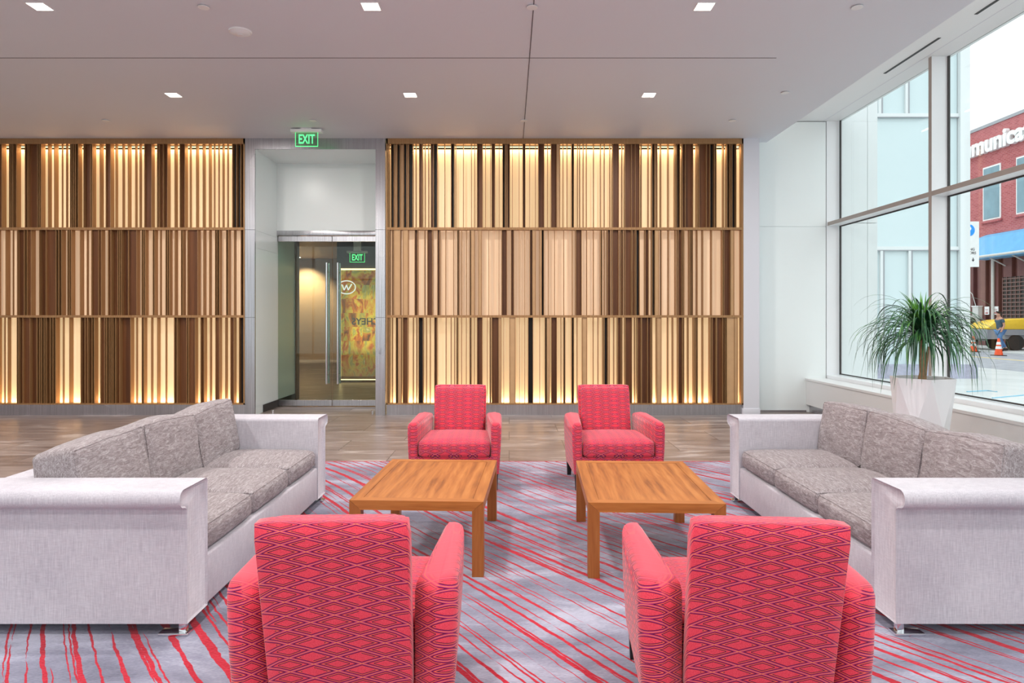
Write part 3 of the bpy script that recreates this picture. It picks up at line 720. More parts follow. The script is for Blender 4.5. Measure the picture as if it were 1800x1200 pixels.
# wall washers in the corridor
for x, e_ in ((-6.75, 420), (-4.6, 60)):
    dl = thing('spot_lamp', 'recessed corridor lamp %s' % ('washing the far taupe wall beyond the doors' if x < -6 else 'just behind the glass doors'), 'lamp', (x, 21.9 if x < -6 else 12.9, 3.35), group='corridor lamps')
    b = MB(); b.cyl(0, 0, -.02, 0, .08, 20); b.build('trim_ring', M['chrome'], dl)
    b = MB(); b.cyl(0, 0, -.024, -.02, .06, 20); b.build('lens', M['lamp'], dl)
    sl = bpy.data.lights.new('spot', 'SPOT'); sl.energy = e_; sl.color = (1, .78, .52); sl.spot_size = R(100); sl.spot_blend = .8; sl.shadow_soft_size = .05
    so = bpy.data.objects.new('spot', sl); C.objects.link(so); so.parent = dl; so.location = (0, 0, -.05); so.rotation_euler = (R(25), 0, 0)

# exit signs
def exit_sign(x, y, zt, zb, lbl, k=1.0, stem=0):
    t = thing('exit_sign', lbl, 'exit sign', (x, y, zt))
    h = zb - zt
    b = MB(); b.box(-.21, .21, -.05, .05, -.055, -.012, .006); b.box(-.07, .07, -.04, .04, -.014, stem); b.build('housing', M['whiteband'], t, smooth=True)
    m_ = M['exitglass']; MB().box(-.15, .15, -.004, .004, h, -.055).build('panel', m_, t)
    b = MB(); b.box(-.152, .152, -.006, .006, h - .004, h + .002); b.box(-.153, -.149, -.006, .006, h, -.055); b.box(.149, .153, -.006, .006, h, -.055); b.build('edge', M['green_led'], t)
    text_mesh('lettering', 'EXIT', .175, .001, M['green_led'], t, Matrix.Translation((0, -.0065, h * .5 - .03)) @ FACE_CAM, .0028, .62)
    t.scale = (k, k, k)
    return t
M['exitglass'] = glass('green edge lit glass', (.72, .92, .76), 1.0)
exit_sign((539 - CX) * 9.27 / F, 9.27, ZC, ZC - .24, 'green edge-lit EXIT sign hanging from the ceiling before the steel portal')
exit_sign((628 - CX) * 12.6 / F, 12.6, 2.64, 2.40, 'green EXIT sign glowing behind the right glass door leaf', .9, .785)

# ================================================================== CEILING FITTINGS
def downlight(x, y, lbl, energy=DOWNLIGHT_W):
    t = thing('downlight', lbl, 'downlight', (x, y, ZC), group='square downlights')
    b = MB(); s = .068
    b.box(-s - .008, s + .008, -s - .008, -s, -.004, .0); b.box(-s - .008, s + .008, s, s + .008, -.004, 0)
    b.box(-s - .008, -s, -s, s, -.004, 0); b.box(s, s + .008, -s, s, -.004, 0)
    b.build('trim', M['whiteband'], t)
    MB().box(-s, s, -s, s, -.003, -.001).build('diffuser', M['lamp'], t)
    ld = bpy.data.lights.new('downlight', 'AREA'); ld.size = .13; ld.energy = energy; ld.color = (1.0, .95, .90)
    lo = bpy.data.objects.new('downlight_lamp', ld); C.objects.link(lo); lo.parent = t; lo.location = (0, 0, -.006)
    return t
dnames = {(-3.87, 5.63): 'square downlight nearest the top left corner', (-1.14, 5.63): 'square downlight at the top edge, middle one of the near row',
          (1.61, 5.63): 'square downlight at the top edge right of the ceiling seam', (-3.87, 7.87): 'square downlight before the left screen, far row',
          (-1.14, 7.87): 'square downlight just left of the seam, far row', (1.61, 7.87): 'square downlight right of the seam, far row'}
for (x, y), lb in dnames.items(): downlight(x, y, lb)
for y in (3.39, 1.15, -1.1):
    for x in (-3.87, -1.14, 1.61):
        downlight(x, y, 'square downlight in the %s row from the front windows, %s' % ({3.39: 'third', 1.15: 'second', -1.1: 'first'}[y], {-3.87: 'left one', -1.14: 'middle one', 1.61: 'right one'}[x]))
for x in (-6.6,):
    for y in (7.87, 5.63, 3.39, 1.15): downlight(x, y, 'square downlight in the leftmost column, the %s from the left screen' % {7.87: 'first', 5.63: 'second', 3.39: 'third', 1.15: 'fourth'}[y], DOWNLIGHT_W * .7)
for x, y, lb in ((-2.52, 5.63, 'beside the round smoke detector'), (.19, 5.63, 'on the seam at the top edge'), (2.87, 5.63, 'at the top edge nearest the window strip'),
                 (3.14, 7.77, 'on the right, halfway to the white wall'), (2.9, 8.87, 'on the right near the end of the far screen'), (.19, 8.87, 'on the seam above the far screen'),
                 (-5.24, 8.87, 'above the left screen'), (-2.55, 8.87, 'just above the hanging EXIT sign')):
    b = MB(); b.cyl(x, y, ZC - .012, ZC - .006, .045, 28); b.cyl(x, y, ZC - .006, ZC, .030, 20)
    tag(b.build('sprinkler_cover', M['whiteband'], smooth=True), 'small round white sprinkler cover ' + lb, 'sprinkler cover', 'sprinkler covers')
sd = thing('smoke_detector', 'round white smoke detector on the left part of the ceiling', 'smoke detector', (-2.41, 6.12, ZC))
b = MB(); b.cyl(0, 0, -.012, 0, .095, 36, .1); b.build('base_plate', M['whiteband'], sd, smooth=True)
b = MB(); b.cyl(0, 0, -.03, -.012, .055, 32, .085); b.cyl(0, 0, -.034, -.03, .02, 20); b.build('sensor_dome', M['pot'], sd, smooth=True)
# warm cove strip above the ceiling edge
cv = bpy.data.lights.new('cove', 'AREA'); cv.shape = 'RECTANGLE'; cv.size = 12; cv.size_y = .03; cv.energy = 5; cv.color = (1, .78, .55)
co_ = bpy.data.objects.new('cove_strip', cv); C.objects.link(co_); co_.location = (3.80, 3.9, 4.10); co_.rotation_euler = (0, R(-100), R(90)); co_.rotation_euler = (R(0), R(-110), 0); cv.size = .03; cv.size_y = 12

# ================================================================== RUG
rg = thing('area_rug', 'large grey area rug with slanting ragged red streaks', 'rug', (0, 0, 0))
MB().box(-3.2, 3.4, 1.2, 6.585, .0005, .012).build('pile', M['rug'], rg)
b = MB(); b.box(-3.2, 3.4, 6.585, 6.60, .0005, .0125); b.box(-3.2, 3.4, 1.185, 1.2, .0005, .0125); b.box(-3.215, -3.2, 1.185, 6.6, .0005, .0125); b.box(3.4, 3.415, 1.185, 6.6, .0005, .0125)
b.build('binding', M['rug_red'], rg)
ZR = .0130

# ================================================================== ARMCHAIRS (front faces +Y)
def arc(cx, cy, r, a0, a1, n=6): return [(cx + r * math.cos(R(a0 + (a1 - a0) * i / n)), cy + r * math.sin(R(a0 + (a1 - a0) * i / n))) for i in range(n + 1)]
def make_chair(loc, rz, label):
    t = thing('armchair', label, 'armchair', loc, rz, 'coral armchairs')
    for sg in (1, -1):
        pl = [(.235, -.30), ] + [(.30, -.335)] + arc(.375 - .075, -.335 + .075, .075, -90, 0, 7) + [(.375, .30)] + arc(.375 - .03, .33 - .03, .03, 0, 90, 4) + arc(.293 + .03, .30, .03, 90, 180, 4)
        # taper: build as stacked section so that the body draws in towards the floor
        tb = bmesh.new(); secs = []
        zs = [(.135, .955), (.20, .97), (.32, .99), (.44, 1.0), (.505, 1.0), (.53, .992), (.542, .97), (.547, .92)]
        cxm, cym = .315, 0.0
        for z, k in zs:
            ring = []
            for (x, y) in pl:
                if z > .5:
                    kk = {.505: 0, .53: .006, .542: .017, .547: .035}[z]
                    dx = (1 if x > cxm else -1) * min(kk, abs(x - cxm) * .8); dy = (1 if y > 0 else -1) * min(kk, .05)
                    ring.append(tb.verts.new((sg * (x - dx), y - dy, z)))
                else:
                    ring.append(tb.verts.new((sg * (x * k if x > .3 else x), y * (k if y < 0 else 1), z)))
            secs.append(ring)
        nn = len(pl)
        for i in range(len(secs) - 1):
            for j in range(nn): tb.faces.new((secs[i][j], secs[i][(j + 1) % nn], secs[i + 1][(j + 1) % nn], secs[i + 1][j]))
        tb.faces.new(secs[0]); tb.faces.new(secs[-1]); bmesh.ops.recalc_face_normals(tb, faces=tb.faces)
        from_bm(tb, 'armrest', M['chair_arm'], t)
    MB().box(-.30, .30, -.26, .318, .14, .272, .012).build('seat_base', M['chair'], t, smooth=True)
    from_bm(cushion(.578, .58, .135, .035, (.0, .012, .028), 12, 1, .001), 'seat_cushion', M['chair_front'], t, Matrix.Translation((0, .055, .335)))
    # reclined back shell reaching down between the arms
    def back(zb, zt, w0, w1, th, off, rad, name, mt):
        tb = bmesh.new(); bmesh.ops.create_cube(tb, size=2); bmesh.ops.subdivide_edges(tb, edges=list(tb.edges), cuts=9, use_grid_fill=True)
        hz = (zt - zb) / 2
        for v in tb.verts:
            p = v.co.copy(); f = (p.z + 1) / 2; hw = w0 + (w1 - w0) * f
            q = Vector((p.x * hw, p.y * th / 2, p.z * hz))
            c = Vector((max(-hw + rad, min(hw - rad, q.x)), max(-th / 2 + rad, min(th / 2 - rad, q.y)), max(-hz + rad, min(hz - rad, q.z))))
            d = q - c
            if d.length > rad: q = c + d.normalized() * rad
            q.y += math.copysign(.008, p.y) * (1 - p.x ** 2) * (1 - p.z ** 2) * abs(p.y)
            z = q.z + (zt + zb) / 2
            yy = -.268 - .158 * max(0, (z - .15) / .64) + off
            v.co = Vector((q.x, yy + q.y, z))
        from_bm(tb, name, mt, t)
    back(.14, .778, .228, .234, .085, -.005, .022, 'backrest', M['chair'])
    back(.36, .765, .215, .215, .075, .062, .025, 'back_cushion', M['chair_front'])
    for sx in (-1, 1):
        for y in (-.27, .28):
            tb = bmesh.new(); bmesh.ops.create_cube(tb, size=1)
            for v in tb.verts:
                k = 1 if v.co.z > 0 else .62
                v.co = Vector((sx * (.325 if v.co.z > 0 else .33) + v.co.x * .05 * k, y + v.co.y * .05 * k, .142 if v.co.z > 0 else 0))
            MB().add(tb).build('leg', M['legblack'], t)
    return t
ch = make_chair((-.550, 2.50, ZR), R(2), 'coral patterned armchair seen from behind, left of the two near the camera')
copy_thing(ch, (.815, 2.48, ZR), R(-4.5), 'coral patterned armchair seen from behind, in front of the right sofa arm')
copy_thing(ch, (-.440, 5.78, ZR), R(180), 'coral armchair facing us behind the left coffee table, left one before the far screen')
copy_thing(ch, (.868, 5.78, ZR), R(180 + 2), 'coral armchair facing us behind the right coffee table, before the far screen')

# ================================================================== COFFEE TABLES
def make_table(loc, rz, label):
    t = thing('coffee_table', label, 'coffee table', loc, rz, 'coffee tables')
    hx, hy, zt, bw, ap_ = .3635, .535, .403, .062, .052
    MB().box(-hx + bw + .0015, hx - bw - .0015, -hy + bw + .0015, hy - bw - .0015, zt - .03, zt - .001).build('top_panel', M['wood_y'], t)
    zb_ = zt - ap_
    def hexa(top_o, top_i, bot_i, bot_o, z1, z0):
        tb = bmesh.new(); A = [tb.verts.new((x, y, z1)) for x, y in top_o + top_i]; B = [tb.verts.new((x, y, z0)) for x, y in bot_o + bot_i]
        for f in ((0, 1, 2, 3), (4, 5, 6, 7)): tb.faces.new([(A + B)[q] for q in f])
        for a, b_ in ((0, 1), (1, 2), (2, 3), (3, 0)): tb.faces.new((A[a], A[b_], B[b_], B[a]))
        bmesh.ops.recalc_face_normals(tb, faces=tb.faces); return tb
    ix, iy, g = hx - bw, hy - bw, .0006
    for sg in (-1, 1):
        MB().add(hexa([(-hx + g, sg * hy), (hx - g, sg * hy)], [(ix - g, sg * iy), (-ix + g, sg * iy)], [(ix, sg * iy), (-ix, sg * iy)], [(-ix, sg * hy), (ix, sg * hy)], zt, zb_)).build('rail', M['wood_x'], t)
        MB().add(hexa([(sg * hx, -hy + g), (sg * hx, hy - g)], [(sg * ix, iy - g), (sg * ix, -iy + g)], [(sg * ix, iy), (sg * ix, -iy)], [(sg * hx, -iy), (sg * hx, iy)], zt, zb_)).build('rail', M['wood_y'], t)
    for sx in (-1, 1):
        for sy in (-1, 1):
            tb = bmesh.new(); P = {}
            for a_, X in ((0, ix), (1, hx)):
                for c_, Y in ((0, iy), (1, hy)):
                    for d_ in (0, 1): P[a_, c_, d_] = tb.verts.new((sx * X, sy * Y, 0 if d_ == 0 else (zt - .0015 if a_ and c_ else zb_ - .0005)))
            for f in (((0, 0, 0), (1, 0, 0), (1, 1, 0), (0, 1, 0)), ((0, 0, 0), (0, 0, 1), (1, 0, 1), (1, 0, 0)), ((0, 0, 0), (0, 1, 0), (0, 1, 1), (0, 0, 1)),
                      ((1, 0, 0), (1, 0, 1), (1, 1, 1), (1, 1, 0)), ((0, 1, 0), (1, 1, 0), (1, 1, 1), (0, 1, 1)), ((0, 0, 1), (0, 1, 1), (1, 1, 1)), ((0, 0, 1), (1, 1, 1), (1, 0, 1))):
                tb.faces.new([P[q] for q in f])
            bmesh.ops.recalc_face_normals(tb, faces=tb.faces)
            MB().add(tb).build('leg', M['wood_z'], t)
    return t
ta = make_table((-.474, 4.20, ZR), R(-2.8), 'square-legged walnut coffee table on the left, before the left far armchair')
copy_thing(ta, (.804, 4.155, ZR), R(-2.2), 'square-legged walnut coffee table on the right, nearer the window sofa')

# ================================================================== SOFAS (front faces +X)
def make_sofa(loc, rz, label):
    t = thing('sofa', label, 'sofa', loc, rz, 'pale grey three-seat sofas')
    D_, hl = .98, 1.115                    # depth (x from -D_ to 0), half length
    zb, zt, th = .055, .648, .20
    for sg in (-1, 1):
        yo = hl; yi = hl - th
        prof = [(yi, zb), (yi, zt - .02)] + arc(yi + .02, zt - .02, .02, 180, 90, 4) + [(yo + .03, zt)] + arc(yo + .03, zt - .040, .040, 90, -90, 10) + \
               [(yo + .012, zt - .085)] + arc(yo + .012, zt - .10, .012, 90, 180, 3) + [(yo, zb)]
        prof = [(sg * a, b_) for a, b_ in prof]
        b = MB(); b.add(bevel_prism(prof, -D_, 0, .010))
        b.build('arm', M['linen'], t, smooth=True, sharp=50)
    MB().box(-D_ + .02, -.004, -hl + th, hl - th, zb, .29, .014, 3).build('base', M['linen'], t, smooth=True)
    MB().box(-D_, -D_ + .17, -hl + th, hl - th, .06, zt - .01, .02, 3).build('back', M['linen'], t, smooth=True)
    L = (hl - th) * 2 / 3
    for k in range(3):
        yc = -hl + th + L * (k + .5)
        for nm, (tb, lp), M4 in (
                ('seat_cushion', cushion(.74, L - .004, .135, .042, (.012, .0, .030), 14, k, .003, welt='z'), Matrix.Translation((-.382, yc, .357))),
                ('back_cushion', cushion(.215, L + .0, .375, .030, (.026, .0, .016), 18, k + 5, .009, welt='x'),
                 Matrix.Translation((-.695, yc, .578)) @ Matrix.Rotation(R(-9), 4, 'Y') @ Matrix.Rotation(R((2, -2, 3)[k]), 4, 'X'))):
            if nm == 'back_cushion':                            # puffed top edge with slightly raised corners
                for v in tb.verts:
                    f = max(0, v.co.z / .19); e_ = min(1, (v.co.y / (L / 2)) ** 2)
                    v.co.z += .012 * f * (1 - e_) + .010 * f * e_ ** 3
            path = [v.co.copy() for v in lp]; path.append(path[0].copy())
            cu_ = from_bm(tb, nm, M['chenille'], t, M4)
            w_ = MB(); w_.tube([M4 @ q for q in path], .0042, 6); w_.build('piping', M['chenille'], cu_, smooth=True)
    for x in (-.10, -D_ + .06):
        for sg in (-1, 1):
            b = MB(); b.box(x - .03, x + .10 if x > -.5 else x + .03, sg * hl - .03 * sg - .03, sg * hl - .03 * sg + .03, 0, .012, .002)
            b.box(x + (.055 if x > -.5 else -.015), x + (.085 if x > -.5 else .015), sg * (hl - .03) - .015, sg * (hl - .03) + .015, .01, .06, .002)
            b.build('foot', M['chrome'], t, smooth=True)
    return t
so1 = make_sofa((-1.400, 4.085, ZR), R(.0), 'pale grey sofa with three chenille cushions on the left, away from the window')
copy_thing(so1, (1.682, 4.085, ZR), R(180), 'pale grey sofa with three chenille cushions on the window side, by the planter')

# ================================================================== PLANTER AND PLANT
PX, PY = 3.63, 6.0
pl_ = thing('planter', 'tall white faceted planter between the window sofa and the sill', 'planter', (PX, PY, 0), R(14))
tb = bmesh.new(); n = 6
lev = [(0, .165, 0), (.44, .215, 30), (.875, .262, 0)]
rings = [[tb.verts.new((r_ * math.cos(R(a_ + i * 60)), r_ * math.sin(R(a_ + i * 60)), z_)) for i in range(n)] for z_, r_, a_ in lev]
for i in range(n):
    a0, a1 = rings[0][i], rings[0][(i + 1) % n]; m0, m1 = rings[1][i], rings[1][(i - 1) % n]; c0, c1 = rings[2][i], rings[2][(i + 1) % n]
    tb.faces.new((a0, a1, m0)); tb.faces.new((a0, m0, m1)) ; tb.faces.new((m0, c1, c0)); tb.faces.new((m1, m0, c0))
rim = [tb.verts.new((v.co.x * .93, v.co.y * .93, v.co.z)) for v in rings[2]]; inn = [tb.verts.new((v.co.x * .86, v.co.y * .86, .80)) for v in rings[2]]
for i in range(n):
    j = (i + 1) % n
    tb.faces.new((rings[2][i], rings[2][j], rim[j], rim[i])); tb.faces.new((rim[i], rim[j], inn[j], inn[i]))
tb.faces.new(rings[0][::-1]); tb.faces.new(inn); bmesh.ops.recalc_face_normals(tb, faces=tb.faces)
MB().add(tb).build('pot', M['pot'], pl_)
b = MB(); b.cyl(0, 0, .80, .845, .205, 20); b.build('soil', M['soil'], pl_)
pt = thing('ponytail_palm', 'leafy green palm with arching strap leaves in the white planter', 'plant', (PX, PY, .845))
rnd = random.Random(5)
b = MB(); b.tube([(0, 0, 0), (.006, 0, .08), (-.004, 0, .18), (.0, 0, .28), (.004, 0, .40)], [.036, .028, .024, .023, .026], 12); b.build('trunk', M['bark'], pt, smooth=True)
b = MB(); b.tube([(.03, .02, 0), (.045, .02, .12), (.06, .01, .30)], [.016, .013, .012], 8); b.build('trunk', M['bark'], pt, smooth=True)
def leaves(nl, elev, length, mat, name, wd, droop):
    bm = bmesh.new()
    for i in range(nl):
        az = rnd.random() * 2 * math.pi; el = R(rnd.uniform(*elev)); Ln = rnd.uniform(*length); dr = rnd.uniform(*droop)
        p = Vector((rnd.uniform(-.015, .015), rnd.uniform(-.015, .015), .32 + rnd.uniform(0, .12)))
        N = 12; prev = None; ww = wd * rnd.uniform(.7, 1.2); twist = rnd.uniform(-.5, .5)
        for k in range(N + 1):
            f = k / N
            d = Vector((math.cos(az) * math.cos(el), math.sin(az) * math.cos(el), math.sin(el)))
            s = Vector((-math.sin(az), math.cos(az), 0)); up = s.cross(d)
            hw = ww * (.55 + .9 * f if f < .35 else .87 * (1 - ((f - .35) / .65) ** 2.2)) + .0004
            s2 = (s * math.cos(twist * f) + up * math.sin(twist * f))
            row = (bm.verts.new(p - s2 * hw), bm.verts.new(p - up * hw * .35), bm.verts.new(p + s2 * hw))
            if prev:
                bm.faces.new((prev[0], row[0], row[1], prev[1])); bm.faces.new((prev[1], row[1], row[2], prev[2]))
            prev = row; p = p + d * Ln / N
            el -= dr / N * (.45 + 1.3 * f) * (1 if el > -1.3 else 0)
            az += rnd.uniform(-.03, .03)
    me = bpy.data.meshes.new(name); bm.to_mesh(me); bm.free()
    o = link(name, me, mat, pt, True); return o
leaves(290, (0, 80), (.50, .80), M['leaf'], 'foliage', .0085, (2.2, 3.4))
leaves(44, (58, 88), (.32, .44), M['leaf_new'], 'young_leaves', .0105, (.1, 1.0))

# ================================================================== OUTSIDE
gd = MB(); gd.box(-40, 13.4, -45, -3.4, -.12, -.02); gd.box(4.95, 13.4, -3.4, 75, -.12, -.02)
struct(gd.build('floor_paving', M['ground']))
struct(box('floor_street', 13.4, 20.0, -45, 75, -.14, -.04, M['asphalt']))
struct(box('floor_far_pavement', 20.0, 60, -45, 75, -.14, -.0, M['ground']))
tag(box('road_line', 17.05, 17.2, -20, 60, -.04, -.036, M['paintyellow']), 'faded yellow line painted on the grey street', 'road marking')
for i, (pa) in enumerate((((1700, 689), (1735, 687), (1752, 689)), ((1745, 700), (1800, 695)))):
    b = MB(); q = [((px - CX) / F * (H + .02) * F / (py - HY), (H + .02) * F / (py - HY), -.018) for px, py in pa]
    b.tube(q, .022, 4); o = b.build('chalk_mark', M['paintblue'])
    tag(o, 'blue marking on the pale paving outside, ' + ('shorter one by the planter leaves' if i == 0 else 'lower one at the right edge'), 'ground marking', 'blue paving marks')
# white exterior wall carrying on past the window corner
ew = MB(); ew.box(4.93, 5.47, 10.16, 10.3, -.02, 2.80); ew.box(4.93, 5.47, 10.16, 10.3, 2.808, 9); ew.box(4.93, 5.32, 10.14, 10.165, -.02, 2.80); ew.box(4.93, 5.32, 10.14, 10.165, 2.808, 9); ew.box(5.326, 5.47, 10.14, 10.165, -.02, 2.80); ew.box(5.326, 5.47, 10.14, 10.165, 2.808, 9)
struct(ew.build('wall_outside', M['facade_white']))
# curtain-walled building
YC = 16.0
def cx_(px): return (px - CX) * YC / F
def cz_(py): return H - (py - HY) * YC / F
cb = thing('glazed_building', 'white and pale blue glass building facing the window', 'building', (9.6, YC, 0))
def cbx(name, a, b_, y0, y1, z0, z1, mat):
    m_ = MB(); m_.box(a - 9.6, b_ - 9.6, y0, y1, z0, z1); return m_.build(name, mat, cb)
cbx('wall', 5.8, cx_(1703), .10, 5, -.02, 14, M['facade_white'])
cbx('glass_band', 5.8, cx_(1685), .06, .11, .3, 14, M['curtain'])
cbx('corner_column', cx_(1686), cx_(1703), -.05, .3, -.02, 14, M['facade_white'])
cbx('base', 5.8, cx_(1713), -.12, .12, -.02, cz_(640), M['granite'])
for py0, py1 in ((199, 205), (433, 439)): cbx('spandrel', 5.8, cx_(1690), .0, .10, cz_(py1), cz_(py0), M['facade_white'])
for px, z0, z1 in ((1547, cz_(199), 14), (1594, cz_(199), 14), (1640, cz_(199), 14), (1550, cz_(640), cz_(439)), (1599.5, cz_(640), cz_(439)), (1645, cz_(640), cz_(439)), (1690, .3, 14), (1500, .3, 14)):
    m_ = MB(); m_.box(cx_(px) - 9.6 - .03, cx_(px) - 9.6 + .03, .0, .08, z0, z1, mat=0); m_.box(cx_(px) - 9.6 + .03, cx_(px) - 9.6 + .075, .01, .08, z0, z1, mat=1)  # grey strip on the right stands in for the mullion's dark shading
    m_.build('mullion', [M['facade_white'], M['grey_metal']], cb)
cbx('joint', 5.8, cx_(1690), -.004, .02, cz_(206.5), cz_(205), M['grey_metal'])
cbx('joint', 5.8, cx_(1690), -.004, .02, cz_(440.5), cz_(439), M['grey_metal'])
# parking sign standing off the building side
ps = thing('parking_sign', 'white blade sign with blue P disc on the glazed building side', 'sign', (11.43, 17.0, 0))
MB().box(-.26, .26, -.02, .02, 2.66, 3.79, .004).build('board', M['whiteband'], ps)
b = MB(); b.cyl(0, 3.57, -.026, -.018, .15, 32, axis='y'); b.build('disc', M['signblue'], ps)
text_mesh('letter', 'P', .22, .001, M['whiteband'], ps, Matrix.Translation((0, -.028, 3.57)) @ FACE_CAM, .006)
text_mesh('lettering', 'ING\nTORS', .09, .001, M['ink'], ps, Matrix.Translation((.07, -.023, 3.05)) @ FACE_CAM, .001)
b = MB()
for i, dz in enumerate((1, -1)):
    x = .0 + i * .11; b.prism([(x - .035, 2.84), (x + .035, 2.84), (x, 2.84 + dz * .05)], 'y', -.025, -.02)
    b.box(x - .01, x + .01, -.025, -.02, min(2.84, 2.84 - dz * .045), max(2.84, 2.84 - dz * .045))
b.build('arrows', M['ink'], ps)
b = MB(); b.box(-.65, -.24, -.015, .015, 3.5, 3.54); b.box(-.65, -.24, -.015, .015, 2.9, 2.94); b.build('bracket', M['light_metal'], ps)

# brick building across the street, facade plane X = 24
XB = 24.0
bb_ = thing('brick_building', 'red brick building with white letters across the street', 'building', (XB, 34, 0))
def fy(px): return XB * F / (px - CX)
def bbx(name, x0, x1, y0, y1, z0, z1, mat, par=None, bev=0):
    m_ = MB(); m_.box(x0 - XB, x1 - XB, y0 - 34, y1 - 34, z0, z1, bev); return m_.build(name, mat, par or bb_)
bbx('brick_wall', XB, XB + 10, 20, 46, 4.3, 10.95, M['brick'])
bbx('coping', XB - .05, XB + 10, 20, 46, 10.95, 11.1, M['grey_metal'])
m_ = MB(); yk = 20.0
while yk < 46:
    m_.box(.0, .5, yk - 34, yk - 34 + .55, 0, 4.3); m_.box(.18, .5, yk - 34 + .55, yk - 34 + .9, 0, 4.3); yk += .9
m_.build('corrugated_wall', M['corr'], bb_)
for ya, yb in ((fy(1760), fy(1729)), (fy(1822), fy(1787.5)), (fy(1700), fy(1672))):
    wn_ = bbx('window', XB - .04, XB + .02, ya, yb, 6.25, 8.95, M['whiteband'])
    m_ = MB(); m_.box(-.055, -.035, ya - 34 + .07, yb - 34 - .07, 6.33, 7.95); m_.box(-.055, -.035, ya - 34 + .07, yb - 34 - .07, 8.02, 8.87); m_.build('pane', M['winblue'], wn_)
    bbx('window_sill', XB - .10, XB + .02, ya - .1, yb + .1, 6.13, 6.25, M['brick'])
aw = MB(); aw.prism([(0, 5.55), (-.5, 5.35), (-.9, 4.45), (-.9, 4.28), (0, 4.28)], 'y', 20 - 34, fy(1721) * .985 - 34)
aw.build('awning', M['bluecloth'], bb_)
m_ = MB(); m_.tube([(-.92, 20 - 34, 4.38), (-.92, 34.2 - 34, 4.38)], .06, 6); m_.tube([(-.92, 33 - 34, 4.36), (0, 33 - 34, 3.9)], .03, 6); m_.tube([(-.92, 31.5 - 34, 4.36), (0, 31.5 - 34, 3.9)], .03, 6)
m_.build('awning_pipe', M['light_metal'], bb_)
m_ = MB(); m_.tube([(-.08, fy(1748) - 34, .0), (-.08, fy(1748) - 34, 4.3)], .07, 8); m_.build('downpipe', M['light_metal'], bb_)
m_ = MB(); ya, yb = 29.5, fy(1763)
for k in range(12): m_.box(-.04, -.01, ya - 34, yb - 34, 1.15 + k * .19, 1.20 + k * .19, mat=0)
k = ya
while k < yb: m_.box(-.045, -.015, k - 34, k - 34 + .03, 1.1, 3.35, mat=0); k += .28
m_.box(-.008, .0, ya - 34, yb - 34, 1.1, 3.35, mat=1)
m_.build('grille', [M['rust'], M['black']], bb_)
MBX = Matrix.Translation((-.14, fy(1722) - 34 - 5.0, 0))
tm = Matrix.Translation((-.14, fy(1752) - 34, 10.03)) @ Matrix(((0, 0, -1, 0), (-1, 0, 0, 0), (0, 1, 0, 0), (0, 0, 0, 1)))
text_mesh('lettering', 'mmunicat', 1.18, .10, M['whiteband'], bb_, tm,   .045, 1.05)
for px, y_, nm in ((1722, .30, 0), (1736, .18, 1), (1752, .22, 2)):
    if nm == 0:
        mb = thing('meter_cabinet', 'pale meter cabinet mounted on the dark red corrugated wall', 'cabinet', (XB - .13, fy(px), 0))
        MB().box(-.10, .12, -.22, .22, 1.35, 1.95, .01).build('case', M['light_metal'], mb); b = MB(); b.box(-.13, .12, -.25, .25, 1.95, 2.0); b.build('lid', M['whiteband'], mb)
        b = MB(); b.tube([(0, .1, 2.0), (0, .35, 2.6), (0, .8, 2.95), (0, 1.3, 3.05)], .02, 6); b.build('cable', M['light_metal'], mb)
    else:
        o = thing('wall_notice', 'small white notice on the corrugated wall, %s' % ('left one next to the cabinet' if nm == 1 else 'right one above the walking person'), 'notice', (XB - .03, fy(px), 0), 0, 'white wall notices')
        MB().box(-.012, .012, -.16, .16, 1.55, 1.95).build('plate', M['whiteband'], o)
        b = MB(); b.box(-.016, -.012, -.1, .1, 1.60, 1.66); b.box(-.016, -.012, -.1, .1, 1.72, 1.74); b.box(-.016, -.012, -.1, .1, 1.80, 1.82); b.build('print', M['tail'], o)

# cones
def make_cone(loc, label):
    t = thing('traffic_cone', label, 'traffic cone', loc, 0, 'orange cones')
    b = MB(); b.box(-.19, .19, -.19, .19, 0, .03, .01); b.build('base', M['black'], t)
    def seg(z0, z1, mat, nm):
        r = lambda z: .145 - (z / .68) * .115
        b = MB(); b.cyl(0, 0, z0, z1, r(z0), 24, r(z1)); b.build(nm, mat, t, smooth=True)
    seg(.03, .66, M['orange'], 'cone_body')
    for z0, z1 in ((.26, .36), (.42, .52)):
        r = lambda z: .150 - (z / .68) * .115
        b = MB(); b.cyl(0, 0, z0, z1, r(z0), 24, r(z1)); b.build('white_band', M['whiteband'], t, smooth=True)
    return t
c1 = make_cone((18.5, 25.8, -.04), 'orange traffic cone with white bands before the walking person')
copy_thing(c1, (19.45, 28.6, -.04), 0, 'orange traffic cone with white bands beside the silver car')

# compressor on a trailer
cm = thing('towed_compressor', 'yellow and grey towed compressor parked behind the cone', 'compressor', (22.1, 29.7, 0))
prof = [(-1.75, .95), (-1.45, 1.18), (-.9, 1.30), (.1, 1.36), (1.5, 1.40), (1.7, 1.2), (1.7, .90), (-1.7, .90)]
b = MB(); b.prism(prof, 'y', -.65, .65, .04, 2); b.build('canopy', M['yellow'], cm, smooth=True)
b = MB(); b.box(-1.75, 1.7, -.62, .62, .48, .90, .02); b.box(-2.1, -1.7, -.04, .04, .45, .52); b.box(-2.05, -1.99, -.03, .03, 0, .5); b.build('chassis', M['grey_metal'], cm)
for x in (-.55, .35):
    b = MB(); b.cyl(x, .33, -.72, -.50, .33, 28, axis='y'); b.cyl(x, .33, .50, .72, .33, 28, axis='y'); b.build('wheel', M['rubber'], cm, smooth=True)
b = MB(); b.box(-1.0, .9, -.75, -.52, .66, .70); b.build('mudguard', M['grey_metal'], cm)

